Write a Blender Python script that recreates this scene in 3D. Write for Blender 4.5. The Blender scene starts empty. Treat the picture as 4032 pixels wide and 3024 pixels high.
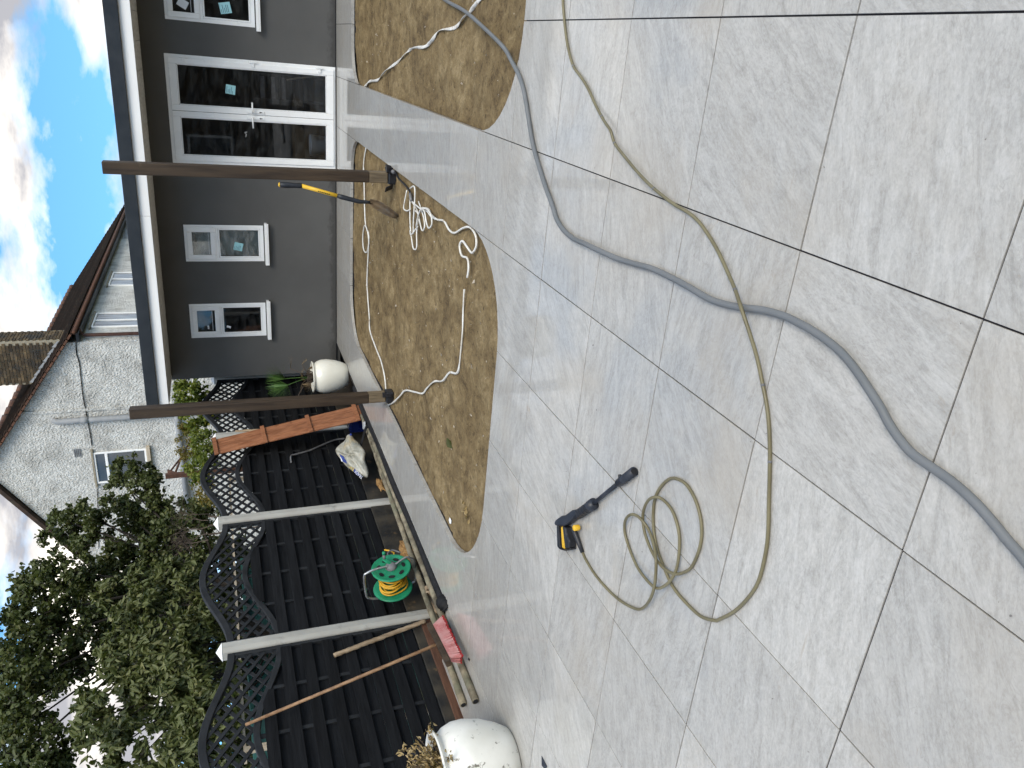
import bpy, bmesh, math, random
import numpy as np
from mathutils import Vector, Matrix
random.seed(7); rng = np.random.default_rng(7)
sc = bpy.context.scene
COL = sc.collection
R = math.radians

# ------------------------------------------------------------------ camera
# solved from the paving joints (0.6 m slabs): X along the building, Y towards it, Z up
F_PX, YAW, PIT, ROL = 3003.3, 0.433009, 0.357516, -0.063786
CAM = Vector((-0.1721, -1.1029, 1.5299))
_rt0 = Vector((math.cos(YAW), math.sin(YAW), 0))
FW = Vector((-math.sin(YAW)*math.cos(PIT), math.cos(YAW)*math.cos(PIT), -math.sin(PIT)))
_up0 = _rt0.cross(FW)
RT = _rt0*math.cos(ROL) + _up0*math.sin(ROL)
UP = _up0*math.cos(ROL) - _rt0*math.sin(ROL)
cd = bpy.data.cameras.new('Camera'); cam = bpy.data.objects.new('Camera', cd); COL.objects.link(cam)
cd.sensor_fit = 'HORIZONTAL'; cd.sensor_width = 36; cd.lens = 36*F_PX/4032
cd.clip_start = 0.05; cd.clip_end = 2000
# the photograph is lying on its side: picture right is world down, picture up is world right
m3 = Matrix((-UP, RT, -FW)).transposed()
cam.matrix_world = Matrix.Translation(CAM) @ m3.to_4x4()
sc.camera = cam

# ------------------------------------------------------------------ world, sun, exposure
SUN_EL, SUN_AZ = R(43), R(134)          # azimuth from +Y, towards +X
w = bpy.data.worlds.new('World'); sc.world = w; w.use_nodes = True
nt = w.node_tree; nt.nodes.clear()
def N(t, typ, **kw):
    n = t.nodes.new(typ)
    for k, v in kw.items(): setattr(n, k, v)
    return n
out = N(nt, 'ShaderNodeOutputWorld')
sky = N(nt, 'ShaderNodeTexSky', sky_type='NISHITA', sun_disc=False, sun_elevation=SUN_EL, sun_rotation=SUN_AZ,
        air_density=1.0, dust_density=0.3, ozone_density=2.2)
tc0 = N(nt, 'ShaderNodeTexCoord'); lift = N(nt, 'ShaderNodeVectorMath', operation='MULTIPLY_ADD'); lift.inputs[1].default_value = (1, 1, 0.85); lift.inputs[2].default_value = (0, 0, 0.30)
nrmz = N(nt, 'ShaderNodeVectorMath', operation='NORMALIZE'); nt.links.new(tc0.outputs['Generated'], lift.inputs[0]); nt.links.new(lift.outputs[0], nrmz.inputs[0]); nt.links.new(nrmz.outputs[0], sky.inputs['Vector'])
hs = N(nt, 'ShaderNodeHueSaturation'); hs.inputs['Saturation'].default_value = 1.1
nt.links.new(sky.outputs[0], hs.inputs['Color'])
bg1 = N(nt, 'ShaderNodeBackground'); bg1.inputs[1].default_value = 0.125
tint = N(nt, 'ShaderNodeMix', data_type='RGBA', blend_type='MULTIPLY'); tint.inputs[0].default_value = 1.0; tint.inputs[7].default_value = (0.72, 1.03, 1.0, 1)
nt.links.new(hs.outputs[0], tint.inputs[6]); nt.links.new(tint.outputs[2], bg1.inputs[0])
tc = N(nt, 'ShaderNodeTexCoord')
def cloud_noise(scale, loc, zs, detail, rough, dist):
    mp = N(nt, 'ShaderNodeMapping'); mp.inputs['Location'].default_value = loc; mp.inputs['Scale'].default_value = (1, 1, zs)
    nt.links.new(tc.outputs['Generated'], mp.inputs[0])
    n = N(nt, 'ShaderNodeTexNoise'); n.inputs['Scale'].default_value = scale; n.inputs['Detail'].default_value = detail
    n.inputs['Roughness'].default_value = rough; n.inputs['Distortion'].default_value = dist
    nt.links.new(mp.outputs[0], n.inputs['Vector']); return n
n1 = cloud_noise(3.2, (4.72112727, 0.06361261, 7.42093383), 2.3, 8, 0.56, 0.15)
rp = N(nt, 'ShaderNodeValToRGB'); rp.color_ramp.elements[0].position = 0.442; rp.color_ramp.elements[1].position = 0.54
nt.links.new(n1.outputs[0], rp.inputs[0])
n2 = cloud_noise(4.2, (0.4, 2.2, 5.6), 2.6, 7, 0.55, 0.2)
rp2 = N(nt, 'ShaderNodeValToRGB')
e = rp2.color_ramp.elements; e[0].position = 0.45; e[0].color = (0.26, 0.26, 0.28, 1); e[1].position = 0.68; e[1].color = (1.0, 0.93, 0.825, 1)
cm = N(nt, 'ShaderNodeMath', operation='MULTIPLY_ADD'); cm.inputs[1].default_value = -0.95; cm.inputs[2].default_value = 0.56    # thick cloud is greyer
nt.links.new(n1.outputs[0], cm.inputs[0]); ca = N(nt, 'ShaderNodeMath', operation='ADD'); nt.links.new(cm.outputs[0], ca.inputs[0]); nt.links.new(n2.outputs[0], ca.inputs[1])
nt.links.new(ca.outputs[0], rp2.inputs[0])
bg2 = N(nt, 'ShaderNodeBackground'); bg2.inputs[1].default_value = 0.86
nt.links.new(rp2.outputs[0], bg2.inputs[0])
mx = N(nt, 'ShaderNodeMixShader')
nt.links.new(rp.outputs[0], mx.inputs[0]); nt.links.new(bg1.outputs[0], mx.inputs[1]); nt.links.new(bg2.outputs[0], mx.inputs[2])
nt.links.new(mx.outputs[0], out.inputs[0])

sd = bpy.data.lights.new('Sun', 'SUN'); sun = bpy.data.objects.new('Sun', sd); COL.objects.link(sun)
sd.energy = 1.2; sd.angle = R(32); sd.color = (1.0, 0.92, 0.80)
sv = Vector((math.sin(SUN_AZ)*math.cos(SUN_EL), math.cos(SUN_AZ)*math.cos(SUN_EL), math.sin(SUN_EL)))
sun.rotation_euler = sv.to_track_quat('Z', 'Y').to_euler()
sc.view_settings.view_transform = 'Standard'; sc.view_settings.look = 'None'
sc.view_settings.exposure = 1.34; sc.view_settings.gamma = 1.0; sc.view_settings.use_curve_mapping = False
sc.render.engine = 'CYCLES'
sc.cycles.use_denoising = True
sc.cycles.use_adaptive_sampling = True; sc.cycles.adaptive_threshold = 0.02; sc.cycles.max_bounces = 5; sc.cycles.diffuse_bounces = 3; sc.cycles.glossy_bounces = 3; sc.cycles.transparent_max_bounces = 12
sc.cycles.caustics_reflective = False; sc.cycles.caustics_refractive = False

# ------------------------------------------------------------------ photo pixel -> direction -> place
K = 4032/2212          # coordinates below are read off a 2212-wide view of the photograph
def ray(x, y):
    u = 3024 - y*K; v = x*K
    return FW + RT*((u-1512)/F_PX) - UP*((v-2016)/F_PX)
def onZ(x, y, z=0.0):
    d = ray(x, y); return CAM + d*((z-CAM.z)/d.z)
def onY(x, y, Y):
    d = ray(x, y); return CAM + d*((Y-CAM.y)/d.y)
def onX(x, y, X):
    d = ray(x, y); return CAM + d*((X-CAM.x)/d.x)
def onP(x, y, p, n):
    d = ray(x, y); return CAM + d*((Vector(p)-CAM).dot(n)/d.dot(n))
def z12(ox, oy):       # points read in a zoom of a 1200-pixel wide crop
    return lambda x, y: ((ox+x*1200/2212)/K, (oy+y*1200/2212)/K)
def z7(ox, oy, wd=700):
    return lambda x, y: ((ox+x*wd/2212)/K, (oy+y*wd/2212)/K)

# ------------------------------------------------------------------ materials
def shader(name):
    m = bpy.data.materials.new(name); m.use_nodes = True
    t = m.node_tree; return m, t, t.nodes['Principled BSDF']
def setp(b, **kw):
    for k, v in kw.items():
        k = k.replace('_', ' ')
        if k in b.inputs: b.inputs[k].default_value = v
def c4(c): return (c[0], c[1], c[2], 1.0)
def ramp(t, fac, stops):
    r = N(t, 'ShaderNodeValToRGB'); el = r.color_ramp.elements
    while len(el) < len(stops): el.new(0.5)
    for e_, (p, c) in zip(el, stops): e_.position = p; e_.color = c4(c) if len(c) == 3 else c
    t.links.new(fac, r.inputs[0]); return r.outputs[0]
def noise(t, vec, scale, detail=5, rough=0.55, dist=0.0):
    n = N(t, 'ShaderNodeTexNoise'); n.inputs['Scale'].default_value = scale; n.inputs['Detail'].default_value = detail
    n.inputs['Roughness'].default_value = rough; n.inputs['Distortion'].default_value = dist
    if vec is not None: t.links.new(vec, n.inputs['Vector'])
    return n.outputs[0]
def mapping(t, vec, scale=(1, 1, 1), loc=(0, 0, 0), rot=(0, 0, 0)):
    m = N(t, 'ShaderNodeMapping'); m.inputs['Scale'].default_value = scale; m.inputs['Location'].default_value = loc; m.inputs['Rotation'].default_value = rot
    t.links.new(vec, m.inputs[0]); return m.outputs[0]
def mixc(t, fac, a, b, mode='MIX'):
    m = N(t, 'ShaderNodeMix', data_type='RGBA', blend_type=mode)
    for i, v in ((0, fac), (6, a), (7, b)):
        if hasattr(v, 'is_linked'): t.links.new(v, m.inputs[i])
        else: m.inputs[i].default_value = v if i == 0 else c4(v)
    return m.outputs[2]
def math_(t, op, a, b=None, clamp=False):
    m = N(t, 'ShaderNodeMath', operation=op, use_clamp=clamp)
    for i, v in enumerate((a, b)):
        if v is None: continue
        if hasattr(v, 'is_linked'): t.links.new(v, m.inputs[i])
        else: m.inputs[i].default_value = v
    return m.outputs[0]
def bump(t, h, strength, dist=0.01):
    b = N(t, 'ShaderNodeBump'); b.inputs['Strength'].default_value = strength; b.inputs['Distance'].default_value = dist
    t.links.new(h, b.inputs['Height']); return b.outputs[0]
def wpos(t):
    return N(t, 'ShaderNodeNewGeometry').outputs['Position']
MATS = {}
def nmat(name, a, b, scale=8, rough=0.7, bmp=0.15, stretch=(1, 1, 1), detail=6, lo=0.35, hi=0.65, rvar=0.1, bscale=None, bdist=0.01, spots=None, spec=0.4, metal=0.0, rot=(0,0,0), rnd=0.0):
    m, t, p = shader(name)
    v = mapping(t, wpos(t), stretch, rot=rot)
    n = noise(t, v, scale, detail)
    col = ramp(t, n, [(lo, a), (hi, b)])
    if spots:
        sc_, c_, l_, h_ = spots
        s = noise(t, mapping(t, wpos(t), (1, 1, 1), (3, 7, 1)), sc_, 6, 0.65)
        col = mixc(t, ramp(t, s, [(l_, (0, 0, 0)), (h_, (1, 1, 1))]), col, c_)
    if rnd:
        oi = N(t, 'ShaderNodeObjectInfo').outputs['Random']
        g = math_(t, 'ADD', math_(t, 'MULTIPLY', oi, rnd), 1-rnd/2)
        cb = N(t, 'ShaderNodeCombineColor')
        for i in range(3): t.links.new(g, cb.inputs[i])
        col = mixc(t, 1.0, col, cb.outputs[0], 'MULTIPLY')
    t.links.new(col, p.inputs['Base Color'])
    r = ramp(t, n, [(0.3, (rough-rvar,)*3), (0.7, (rough+rvar,)*3)]); t.links.new(r, p.inputs['Roughness'])
    if bmp: t.links.new(bump(t, noise(t, v, bscale or scale*4, 5), bmp, bdist), p.inputs['Normal'])
    setp(p, Specular_IOR_Level=spec, Metallic=metal)
    MATS[name] = m; return m

def tile_mat():
    m, t, p = shader('porcelain')
    tcn = N(t, 'ShaderNodeTexCoord'); oi = N(t, 'ShaderNodeObjectInfo')
    cx = N(t, 'ShaderNodeCombineXYZ')
    t.links.new(math_(t, 'MULTIPLY', oi.outputs['Random'], 37.0), cx.inputs[0]); t.links.new(math_(t, 'MULTIPLY', oi.outputs['Random'], 91.0), cx.inputs[1])
    va = N(t, 'ShaderNodeVectorMath', operation='ADD'); t.links.new(tcn.outputs['Object'], va.inputs[0]); t.links.new(cx.outputs[0], va.inputs[1])
    rotv = N(t, 'ShaderNodeVectorRotate', rotation_type='Z_AXIS')
    t.links.new(va.outputs[0], rotv.inputs['Vector'])
    t.links.new(math_(t, 'ADD', math_(t, 'MULTIPLY', oi.outputs['Random'], 1.5), -1.3), rotv.inputs['Angle'])
    v = rotv.outputs[0]
    streak = noise(t, mapping(t, v, (1.6, 7.0, 1)), 3.6, 7, 0.66, 0.9)
    fine = noise(t, mapping(t, v, (1.0, 1.7, 1)), 75, 4, 0.72, 0.2)
    mot = noise(t, mapping(t, v, (1, 1.5, 1)), 30, 5, 0.74, 0.4)
    h = math_(t, 'ADD', math_(t, 'ADD', math_(t, 'MULTIPLY', streak, 0.44), math_(t, 'MULTIPLY', fine, 0.32)), math_(t, 'MULTIPLY', mot, 0.24))
    col = ramp(t, h, [(0.39, (0.312, 0.302, 0.281)), (0.49, (0.398, 0.387, 0.363)), (0.61, (0.495, 0.483, 0.456))])
    vn = noise(t, mapping(t, v, (1, 2.4, 1), (5, 2, 0)), 2.6, 6, 0.62, 1.3)
    col = mixc(t, ramp(t, vn, [(0.478, (0, 0, 0)), (0.5, (0.42,)*3), (0.522, (0, 0, 0))]), col, (0.50, 0.49, 0.468))
    vd = noise(t, mapping(t, v, (1, 3.0, 1), (1, 8, 0)), 3.4, 6, 0.64, 1.0)
    col = mixc(t, ramp(t, vd, [(0.485, (0, 0, 0)), (0.5, (0.30,)*3), (0.515, (0, 0, 0))]), col, (0.235, 0.225, 0.205))
    tone = math_(t, 'ADD', math_(t, 'MULTIPLY', math_(t, 'FRACT', math_(t, 'MULTIPLY', oi.outputs['Random'], 17.3)), 0.14), 0.92)
    cb = N(t, 'ShaderNodeCombineColor')
    for i in range(3): t.links.new(tone, cb.inputs[i])
    col = mixc(t, 1.0, col, cb.outputs[0], 'MULTIPLY')
    wp = wpos(t)
    br = noise(t, mapping(t, wp, (1, 1, 1), (11, 3, 0)), 1.7, 4, 0.62, 0.6)
    col = mixc(t, ramp(t, br, [(0.5, (0, 0, 0)), (0.72, (0.5,)*3)]), col, (0.365, 0.328, 0.275))
    # rusty and sandy stains washed out of the bed
    st = noise(t, mapping(t, wp, (1, 2.4, 1), (4, 9, 0)), 3.3, 5, 0.7, 1.2)
    col = mixc(t, ramp(t, st, [(0.66, (0, 0, 0)), (0.78, (0.55,)*3)]), col, (0.29, 0.22, 0.14))
    spk = noise(t, wp, 34, 2, 0.5)
    col = mixc(t, ramp(t, spk, [(0.765, (0, 0, 0)), (0.79, (0.8,)*3)]), col, (0.12, 0.11, 0.10))
    # wet film: patches with ragged edges, following the relief a little
    wn = noise(t, mapping(t, wp, (1, 1, 1), (7.3, 1.2, 0)), 1.15, 5, 0.62, 0.5)
    sep = N(t, 'ShaderNodeSeparateXYZ'); t.links.new(wp, sep.inputs[0])
    far = N(t, 'ShaderNodeMapRange'); t.links.new(sep.outputs[1], far.inputs[0])
    for i, x in ((1, 0.4), (2, 3.2), (3, -0.17), (4, 0.22)): far.inputs[i].default_value = x
    wet = ramp(t, math_(t, 'ADD', math_(t, 'ADD', wn, far.outputs[0]), math_(t, 'MULTIPLY', math_(t, 'SUBTRACT', fine, 0.5), 0.18)), [(0.46, (0, 0, 0)), (0.54, (1, 1, 1))])
    col = mixc(t, math_(t, 'MULTIPLY', wet, 0.18), col, mixc(t, 1.0, col, (0.70, 0.70, 0.69), 'MULTIPLY'))
    t.links.new(col, p.inputs['Base Color'])
    t.links.new(math_(t, 'SUBTRACT', 0.62, math_(t, 'MULTIPLY', wet, 0.2)), p.inputs['Roughness'])
    t.links.new(math_(t, 'ADD', math_(t, 'MULTIPLY', wet, 0.55), 0.2), p.inputs['Coat Weight'])
    cr = noise(t, wp, 3.0, 5, 0.6)
    t.links.new(ramp(t, cr, [(0.35, (0.012,)*3), (0.7, (0.085,)*3)]), p.inputs['Coat Roughness'])
    p.inputs['Coat IOR'].default_value = 1.42
    bh = math_(t, 'ADD', math_(t, 'MULTIPLY', streak, 0.5), math_(t, 'MULTIPLY', fine, 0.4))
    t.links.new(bump(t, bh, 0.22, 0.006), p.inputs['Normal'])
    t.links.new(bump(t, math_(t, 'ADD', bh, math_(t, 'MULTIPLY', noise(t, mapping(t, wp, (1, 1, 1)), 26, 3), 0.5)), 0.016, 0.006), p.inputs['Coat Normal'])
    setp(p, Specular_IOR_Level=0.35)
    MATS['porcelain'] = m; return m

def sand_mat():
    m, t, p = shader('sand')
    v = wpos(t)
    a = noise(t, mapping(t, v, (1.15, 1.0, 1), rot=(0, 0, 0.15)), 6.5, 7, 0.74, 0.5)
    b = noise(t, v, 1.6, 5, 0.6)
    f = noise(t, v, 70, 4, 0.75)
    h = math_(t, 'ADD', math_(t, 'ADD', math_(t, 'MULTIPLY', a, 0.55), math_(t, 'MULTIPLY', b, 0.22)), math_(t, 'MULTIPLY', f, 0.25))
    col = ramp(t, h, [(0.39, (0.062, 0.041, 0.018)), (0.46, (0.130, 0.089, 0.040)), (0.53, (0.190, 0.136, 0.064)), (0.62, (0.285, 0.215, 0.115))])
    dk = noise(t, mapping(t, v, (1, 1.6, 1), (2, 5, 0)), 22, 4, 0.65, 0.3)
    col = mixc(t, ramp(t, dk, [(0.585, (0, 0, 0)), (0.68, (0.8,)*3)]), col, (0.04, 0.026, 0.012))
    t.links.new(col, p.inputs['Base Color'])
    bb = math_(t, 'ADD', math_(t, 'MULTIPLY', noise(t, v, 60, 6, 0.7), 0.5), a)
    t.links.new(bump(t, bb, 0.7, 0.02), p.inputs['Normal'])
    setp(p, Roughness=0.85, Specular_IOR_Level=0.3)
    MATS['sand'] = m
def glass_mat(name, tint=(1, 1, 1), ior=1.5, dirt=0.06):
    m = bpy.data.materials.new(name); m.use_nodes = True; t = m.node_tree; t.nodes.clear()
    o = N(t, 'ShaderNodeOutputMaterial'); tr = N(t, 'ShaderNodeBsdfTransparent'); tr.inputs[0].default_value = c4(tint)
    gl = N(t, 'ShaderNodeBsdfGlossy'); gl.inputs['Roughness'].default_value = 0.02
    fr = N(t, 'ShaderNodeFresnel'); fr.inputs[0].default_value = ior
    mx_ = N(t, 'ShaderNodeMixShader'); t.links.new(fr.outputs[0], mx_.inputs[0]); t.links.new(tr.outputs[0], mx_.inputs[1]); t.links.new(gl.outputs[0], mx_.inputs[2])
    df = N(t, 'ShaderNodeBsdfDiffuse'); df.inputs[0].default_value = (0.5, 0.5, 0.48, 1)
    mx2 = N(t, 'ShaderNodeMixShader')
    dn = noise(t, mapping(t, wpos(t), (1, 1, 3)), 5, 7, 0.65)
    t.links.new(ramp(t, dn, [(0.45, (0.004,)*3), (0.75, (dirt,)*3)]), mx2.inputs[0])
    t.links.new(mx_.outputs[0], mx2.inputs[1]); t.links.new(df.outputs[0], mx2.inputs[2]); t.links.new(mx2.outputs[0], o.inputs[0])
    MATS[name] = m
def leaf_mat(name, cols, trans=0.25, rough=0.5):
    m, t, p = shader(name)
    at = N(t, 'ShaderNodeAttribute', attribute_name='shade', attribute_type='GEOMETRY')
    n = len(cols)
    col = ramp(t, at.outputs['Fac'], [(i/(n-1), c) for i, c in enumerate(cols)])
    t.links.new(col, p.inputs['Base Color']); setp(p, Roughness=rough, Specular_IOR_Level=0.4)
    tl = N(t, 'ShaderNodeBsdfTranslucent'); t.links.new(mixc(t, 1.0, col, (1.0, 1.15, 0.45), 'MULTIPLY'), tl.inputs[0])
    mx_ = N(t, 'ShaderNodeMixShader'); mx_.inputs[0].default_value = trans
    o = t.nodes['Material Output']
    t.links.new(p.outputs[0], mx_.inputs[1]); t.links.new(tl.outputs[0], mx_.inputs[2]); t.links.new(mx_.outputs[0], o.inputs[0])
    MATS[name] = m

tile_mat(); sand_mat()
glass_mat('glass'); glass_mat('frosted_glass', (0.9, 0.92, 0.92), 1.5, 0.5)
nmat('grout', (0.010, 0.010, 0.013), (0.022, 0.021, 0.025), 30, 0.85, 0.1)
nmat('render_grey', (0.084, 0.082, 0.079), (0.106, 0.104, 0.100), 1.4, 0.85, 0.12, bscale=160, detail=8, bdist=0.003)
def splash(mname, col_, z0_, z1_):
    m = MATS[mname]; t = m.node_tree; p = t.nodes['Principled BSDF']; src = p.inputs['Base Color'].links[0].from_socket
    sp = N(t, 'ShaderNodeSeparateXYZ'); wp = wpos(t); t.links.new(wp, sp.inputs[0])
    mr = N(t, 'ShaderNodeMapRange'); t.links.new(sp.outputs[2], mr.inputs[0])
    for i, x in ((1, z0_), (2, z1_), (3, 0.62), (4, 0.0)): mr.inputs[i].default_value = x
    n = noise(t, mapping(t, wp, (1, 1, 1.6)), 7, 6, 0.7)
    f = ramp(t, math_(t, 'ADD', mr.outputs[0], n), [(0.72, (0, 0, 0)), (0.95, (0.75,)*3)])
    t.links.new(mixc(t, f, src, col_), p.inputs['Base Color'])
splash('render_grey', (0.045, 0.043, 0.040), 0.0, 0.16)
nmat('white_upvc', (0.86, 0.86, 0.85), (0.90, 0.90, 0.89), 3, 0.28, 0.0, rvar=0.05)
nmat('white_fascia', (0.84, 0.84, 0.83), (0.89, 0.89, 0.88), 2, 0.4, 0.03)
nmat('anthracite', (0.014, 0.018, 0.023), (0.024, 0.029, 0.035), 5, 0.42, 0.05)
nmat('soffit_board', (0.50, 0.48, 0.44), (0.66, 0.64, 0.59), 6, 0.75, 0.15, stretch=(6, 1, 1))
nmat('rubber', (0.007, 0.007, 0.008), (0.017, 0.017, 0.019), 20, 0.72, 0.1, spec=0.25)
nmat('black_plastic', (0.012, 0.013, 0.016), (0.022, 0.024, 0.03), 12, 0.4, 0.05)
nmat('navy_plastic', (0.013, 0.016, 0.024), (0.026, 0.03, 0.042), 14, 0.42, 0.08)
nmat('black_sheet', (0.006, 0.006, 0.008), (0.016, 0.016, 0.02), 9, 0.35, 0.3)
nmat('yellow_plastic', (0.62, 0.36, 0.02), (0.74, 0.46, 0.04), 9, 0.4, 0.03, spots=(14, (0.3, 0.2, 0.05), 0.62, 0.8))
nmat('steel', (0.36, 0.37, 0.38), (0.52, 0.53, 0.54), 10, 0.32, 0.05, metal=0.8)
nmat('dull_grey', (0.10, 0.10, 0.105), (0.17, 0.17, 0.175), 14, 0.55, 0.1)
nmat('fence_black', (0.0045, 0.005, 0.0062), (0.0115, 0.0125, 0.0145), 5, 0.86, 0.35, stretch=(1, 0.6, 9), bscale=16, spots=(38, (0.08, 0.08, 0.08), 0.74, 0.8), rnd=0.5, spec=0.14)
nmat('fence_frame', (0.007, 0.008, 0.010), (0.016, 0.018, 0.021), 7, 0.62, 0.2, spots=(50, (0.10, 0.10, 0.11), 0.75, 0.82), rnd=0.3)
nmat('gravel_board', (0.012, 0.012, 0.012), (0.05, 0.042, 0.03), 5, 0.8, 0.4, spots=(7, (0.16, 0.10, 0.045), 0.6, 0.72))
nmat('concrete', (0.32, 0.315, 0.29), (0.43, 0.425, 0.395), 4, 0.85, 0.25, stretch=(1, 1, 0.5), bscale=70, spots=(6, (0.15, 0.15, 0.135), 0.58, 0.75))
nmat('post_wood', (0.026, 0.016, 0.009), (0.058, 0.038, 0.022), 3.2, 0.6, 0.35, stretch=(9, 9, 0.7), bscale=9, spots=(5, (0.16, 0.125, 0.08), 0.66, 0.8))
nmat('post_wood_pale', (0.10, 0.074, 0.045), (0.19, 0.145, 0.09), 4, 0.7, 0.35, stretch=(9, 9, 1))
nmat('cedar', (0.20, 0.075, 0.033), (0.34, 0.145, 0.07), 4, 0.55, 0.25, stretch=(7, 7, 0.6), bscale=14, spots=(6, (0.14, 0.05, 0.02), 0.64, 0.75), rnd=0.35)
nmat('old_wood', (0.19, 0.135, 0.085), (0.36, 0.275, 0.185), 5, 0.75, 0.3, stretch=(6, 6, 1.0), spots=(9, (0.13, 0.09, 0.05), 0.6, 0.75))
nmat('broom_wood', (0.15, 0.08, 0.04), (0.33, 0.20, 0.11), 6, 0.6, 0.3, stretch=(6, 6, 0.8))
nmat('brown_board', (0.075, 0.034, 0.02), (0.13, 0.062, 0.036), 5, 0.75, 0.25, stretch=(6, 0.7, 6))
nmat('old_pipe', (0.085, 0.07, 0.046), (0.29, 0.25, 0.175), 9, 0.85, 0.6, bscale=45, detail=9, spots=(6, (0.15, 0.15, 0.10), 0.5, 0.66))
nmat('soil', (0.008, 0.006, 0.004), (0.035, 0.023, 0.013), 6, 0.95, 0.9, bscale=25, bdist=0.03, spots=(9, (0.13, 0.075, 0.03), 0.66, 0.75))
nmat('ground', (0.035, 0.05, 0.018), (0.085, 0.075, 0.035), 0.5, 0.95, 0.5, bscale=10)
nmat('foam', (0.20, 0.105, 0.035), (0.40, 0.24, 0.095), 14, 0.9, 0.9, bscale=45, bdist=0.03)
nmat('cream_glaze', (0.68, 0.66, 0.57), (0.76, 0.74, 0.66), 3, 0.27, 0.02, spots=(26, (0.12, 0.10, 0.08), 0.74, 0.78), spec=0.5)
nmat('worn_paint', (0.66, 0.65, 0.59), (0.78, 0.77, 0.72), 4, 0.42, 0.06, spots=(15, (0.16, 0.15, 0.12), 0.61, 0.67), spec=0.45)
nmat('compost', (0.02, 0.014, 0.009), (0.06, 0.04, 0.024), 25, 0.95, 0.9)
nmat('grey_hose', (0.120, 0.128, 0.134), (0.150, 0.158, 0.164), 5, 0.42, 0.04, spots=(18, (0.11, 0.115, 0.12), 0.68, 0.8))
nmat('olive_hose', (0.125, 0.108, 0.058), (0.175, 0.155, 0.088), 9, 0.4, 0.05, spots=(20, (0.09, 0.08, 0.045), 0.7, 0.8))
nmat('white_cable', (0.60, 0.58, 0.53), (0.74, 0.73, 0.70), 14, 0.45, 0.05, spots=(20, (0.30, 0.22, 0.13), 0.58, 0.72))
nmat('green_plastic', (0.008, 0.16, 0.075), (0.018, 0.25, 0.125), 6, 0.36, 0.03, spots=(9, (0.14, 0.28, 0.2), 0.68, 0.85))
nmat('yellow_hose', (0.50, 0.27, 0.015), (0.70, 0.41, 0.04), 9, 0.42, 0.03)
nmat('red_bristle', (0.66, 0.20, 0.20), (0.80, 0.40, 0.39), 60, 0.5, 0.0, spots=(9, (0.80, 0.46, 0.45), 0.45, 0.62))
nmat('red_tip', (0.30, 0.008, 0.012), (0.45, 0.02, 0.025), 30, 0.5, 0.0)
nmat('plastic_sack', (0.30, 0.285, 0.225), (0.48, 0.47, 0.41), 5, 0.3, 0.5, bscale=16, bdist=0.03, spots=(4, (0.38, 0.27, 0.12), 0.52, 0.72), spec=0.5)
nmat('blue_print', (0.018, 0.035, 0.17), (0.03, 0.055, 0.25), 7, 0.35, 0.2, bscale=14)
nmat('blue_sheet', (0.005, 0.012, 0.085), (0.010, 0.024, 0.14), 8, 0.3, 0.3, bscale=14)
nmat('white_print', (0.66, 0.68, 0.70), (0.76, 0.77, 0.78), 7, 0.5, 0.0)
nmat('yellow_print', (0.68, 0.52, 0.10), (0.75, 0.58, 0.14), 7, 0.5, 0.0)
nmat('cyan_sticker', (0.33, 0.62, 0.66), (0.38, 0.68, 0.72), 4, 0.6, 0.0)
nmat('sticker_print', (0.08, 0.16, 0.20), (0.10, 0.2, 0.24), 4, 0.6, 0.0)
nmat('shovel_steel', (0.065, 0.042, 0.022), (0.15, 0.105, 0.06), 7, 0.7, 0.3, spots=(6, (0.10, 0.09, 0.08), 0.55, 0.7))
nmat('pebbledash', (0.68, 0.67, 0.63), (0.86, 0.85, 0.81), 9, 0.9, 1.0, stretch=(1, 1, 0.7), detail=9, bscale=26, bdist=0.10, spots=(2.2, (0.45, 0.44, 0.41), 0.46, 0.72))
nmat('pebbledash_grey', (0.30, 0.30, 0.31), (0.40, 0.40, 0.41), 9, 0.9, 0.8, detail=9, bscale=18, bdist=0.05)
nmat('roof_tile', (0.028, 0.019, 0.014), (0.075, 0.046, 0.032), 5, 0.9, 0.5, bscale=26, spots=(3, (0.11, 0.105, 0.07), 0.58, 0.75), rnd=0.5)
nmat('terracotta', (0.07, 0.034, 0.022), (0.15, 0.07, 0.042), 6, 0.8, 0.3)
nmat('stock_brick', (0.05, 0.036, 0.022), (0.14, 0.10, 0.055), 6, 0.9, 0.5, bscale=40, spots=(2.2, (0.045, 0.04, 0.034), 0.5, 0.62), rnd=0.9)
nmat('mortar', (0.26, 0.23, 0.17), (0.36, 0.32, 0.24), 20, 0.95, 0.3)
nmat('lead', (0.30, 0.31, 0.32), (0.44, 0.45, 0.46), 8, 0.55, 0.1)
nmat('pipe_brown', (0.06, 0.028, 0.022), (0.10, 0.047, 0.034), 8, 0.6, 0.05)
nmat('pipe_grey', (0.24, 0.25, 0.26), (0.33, 0.34, 0.35), 6, 0.6, 0.05)
nmat('dark_glass', (0.055, 0.062, 0.07), (0.13, 0.14, 0.15), 0.7, 0.06, 0.0, rvar=0.03, spec=0.6)
nmat('net_curtain', (0.09, 0.105, 0.12), (0.28, 0.30, 0.325), 1.8, 0.12, 0.0, stretch=(1, 6, 1), rvar=0.05, spec=0.6)
nmat('rust', (0.055, 0.028, 0.020), (0.12, 0.055, 0.034), 18, 0.85, 0.3)
nmat('shed_green', (0.02, 0.085, 0.072), (0.03, 0.12, 0.10), 4, 0.6, 0.05)
nmat('pale_wood', (0.42, 0.35, 0.26), (0.55, 0.47, 0.36), 6, 0.7, 0.1, stretch=(1, 6, 6))
nmat('bark', (0.012, 0.009, 0.007), (0.034, 0.027, 0.02), 12, 0.95, 0.7, stretch=(4, 4, 1))
nmat('dry_twig', (0.06, 0.045, 0.035), (0.11, 0.085, 0.065), 12, 0.95, 0.3)
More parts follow.
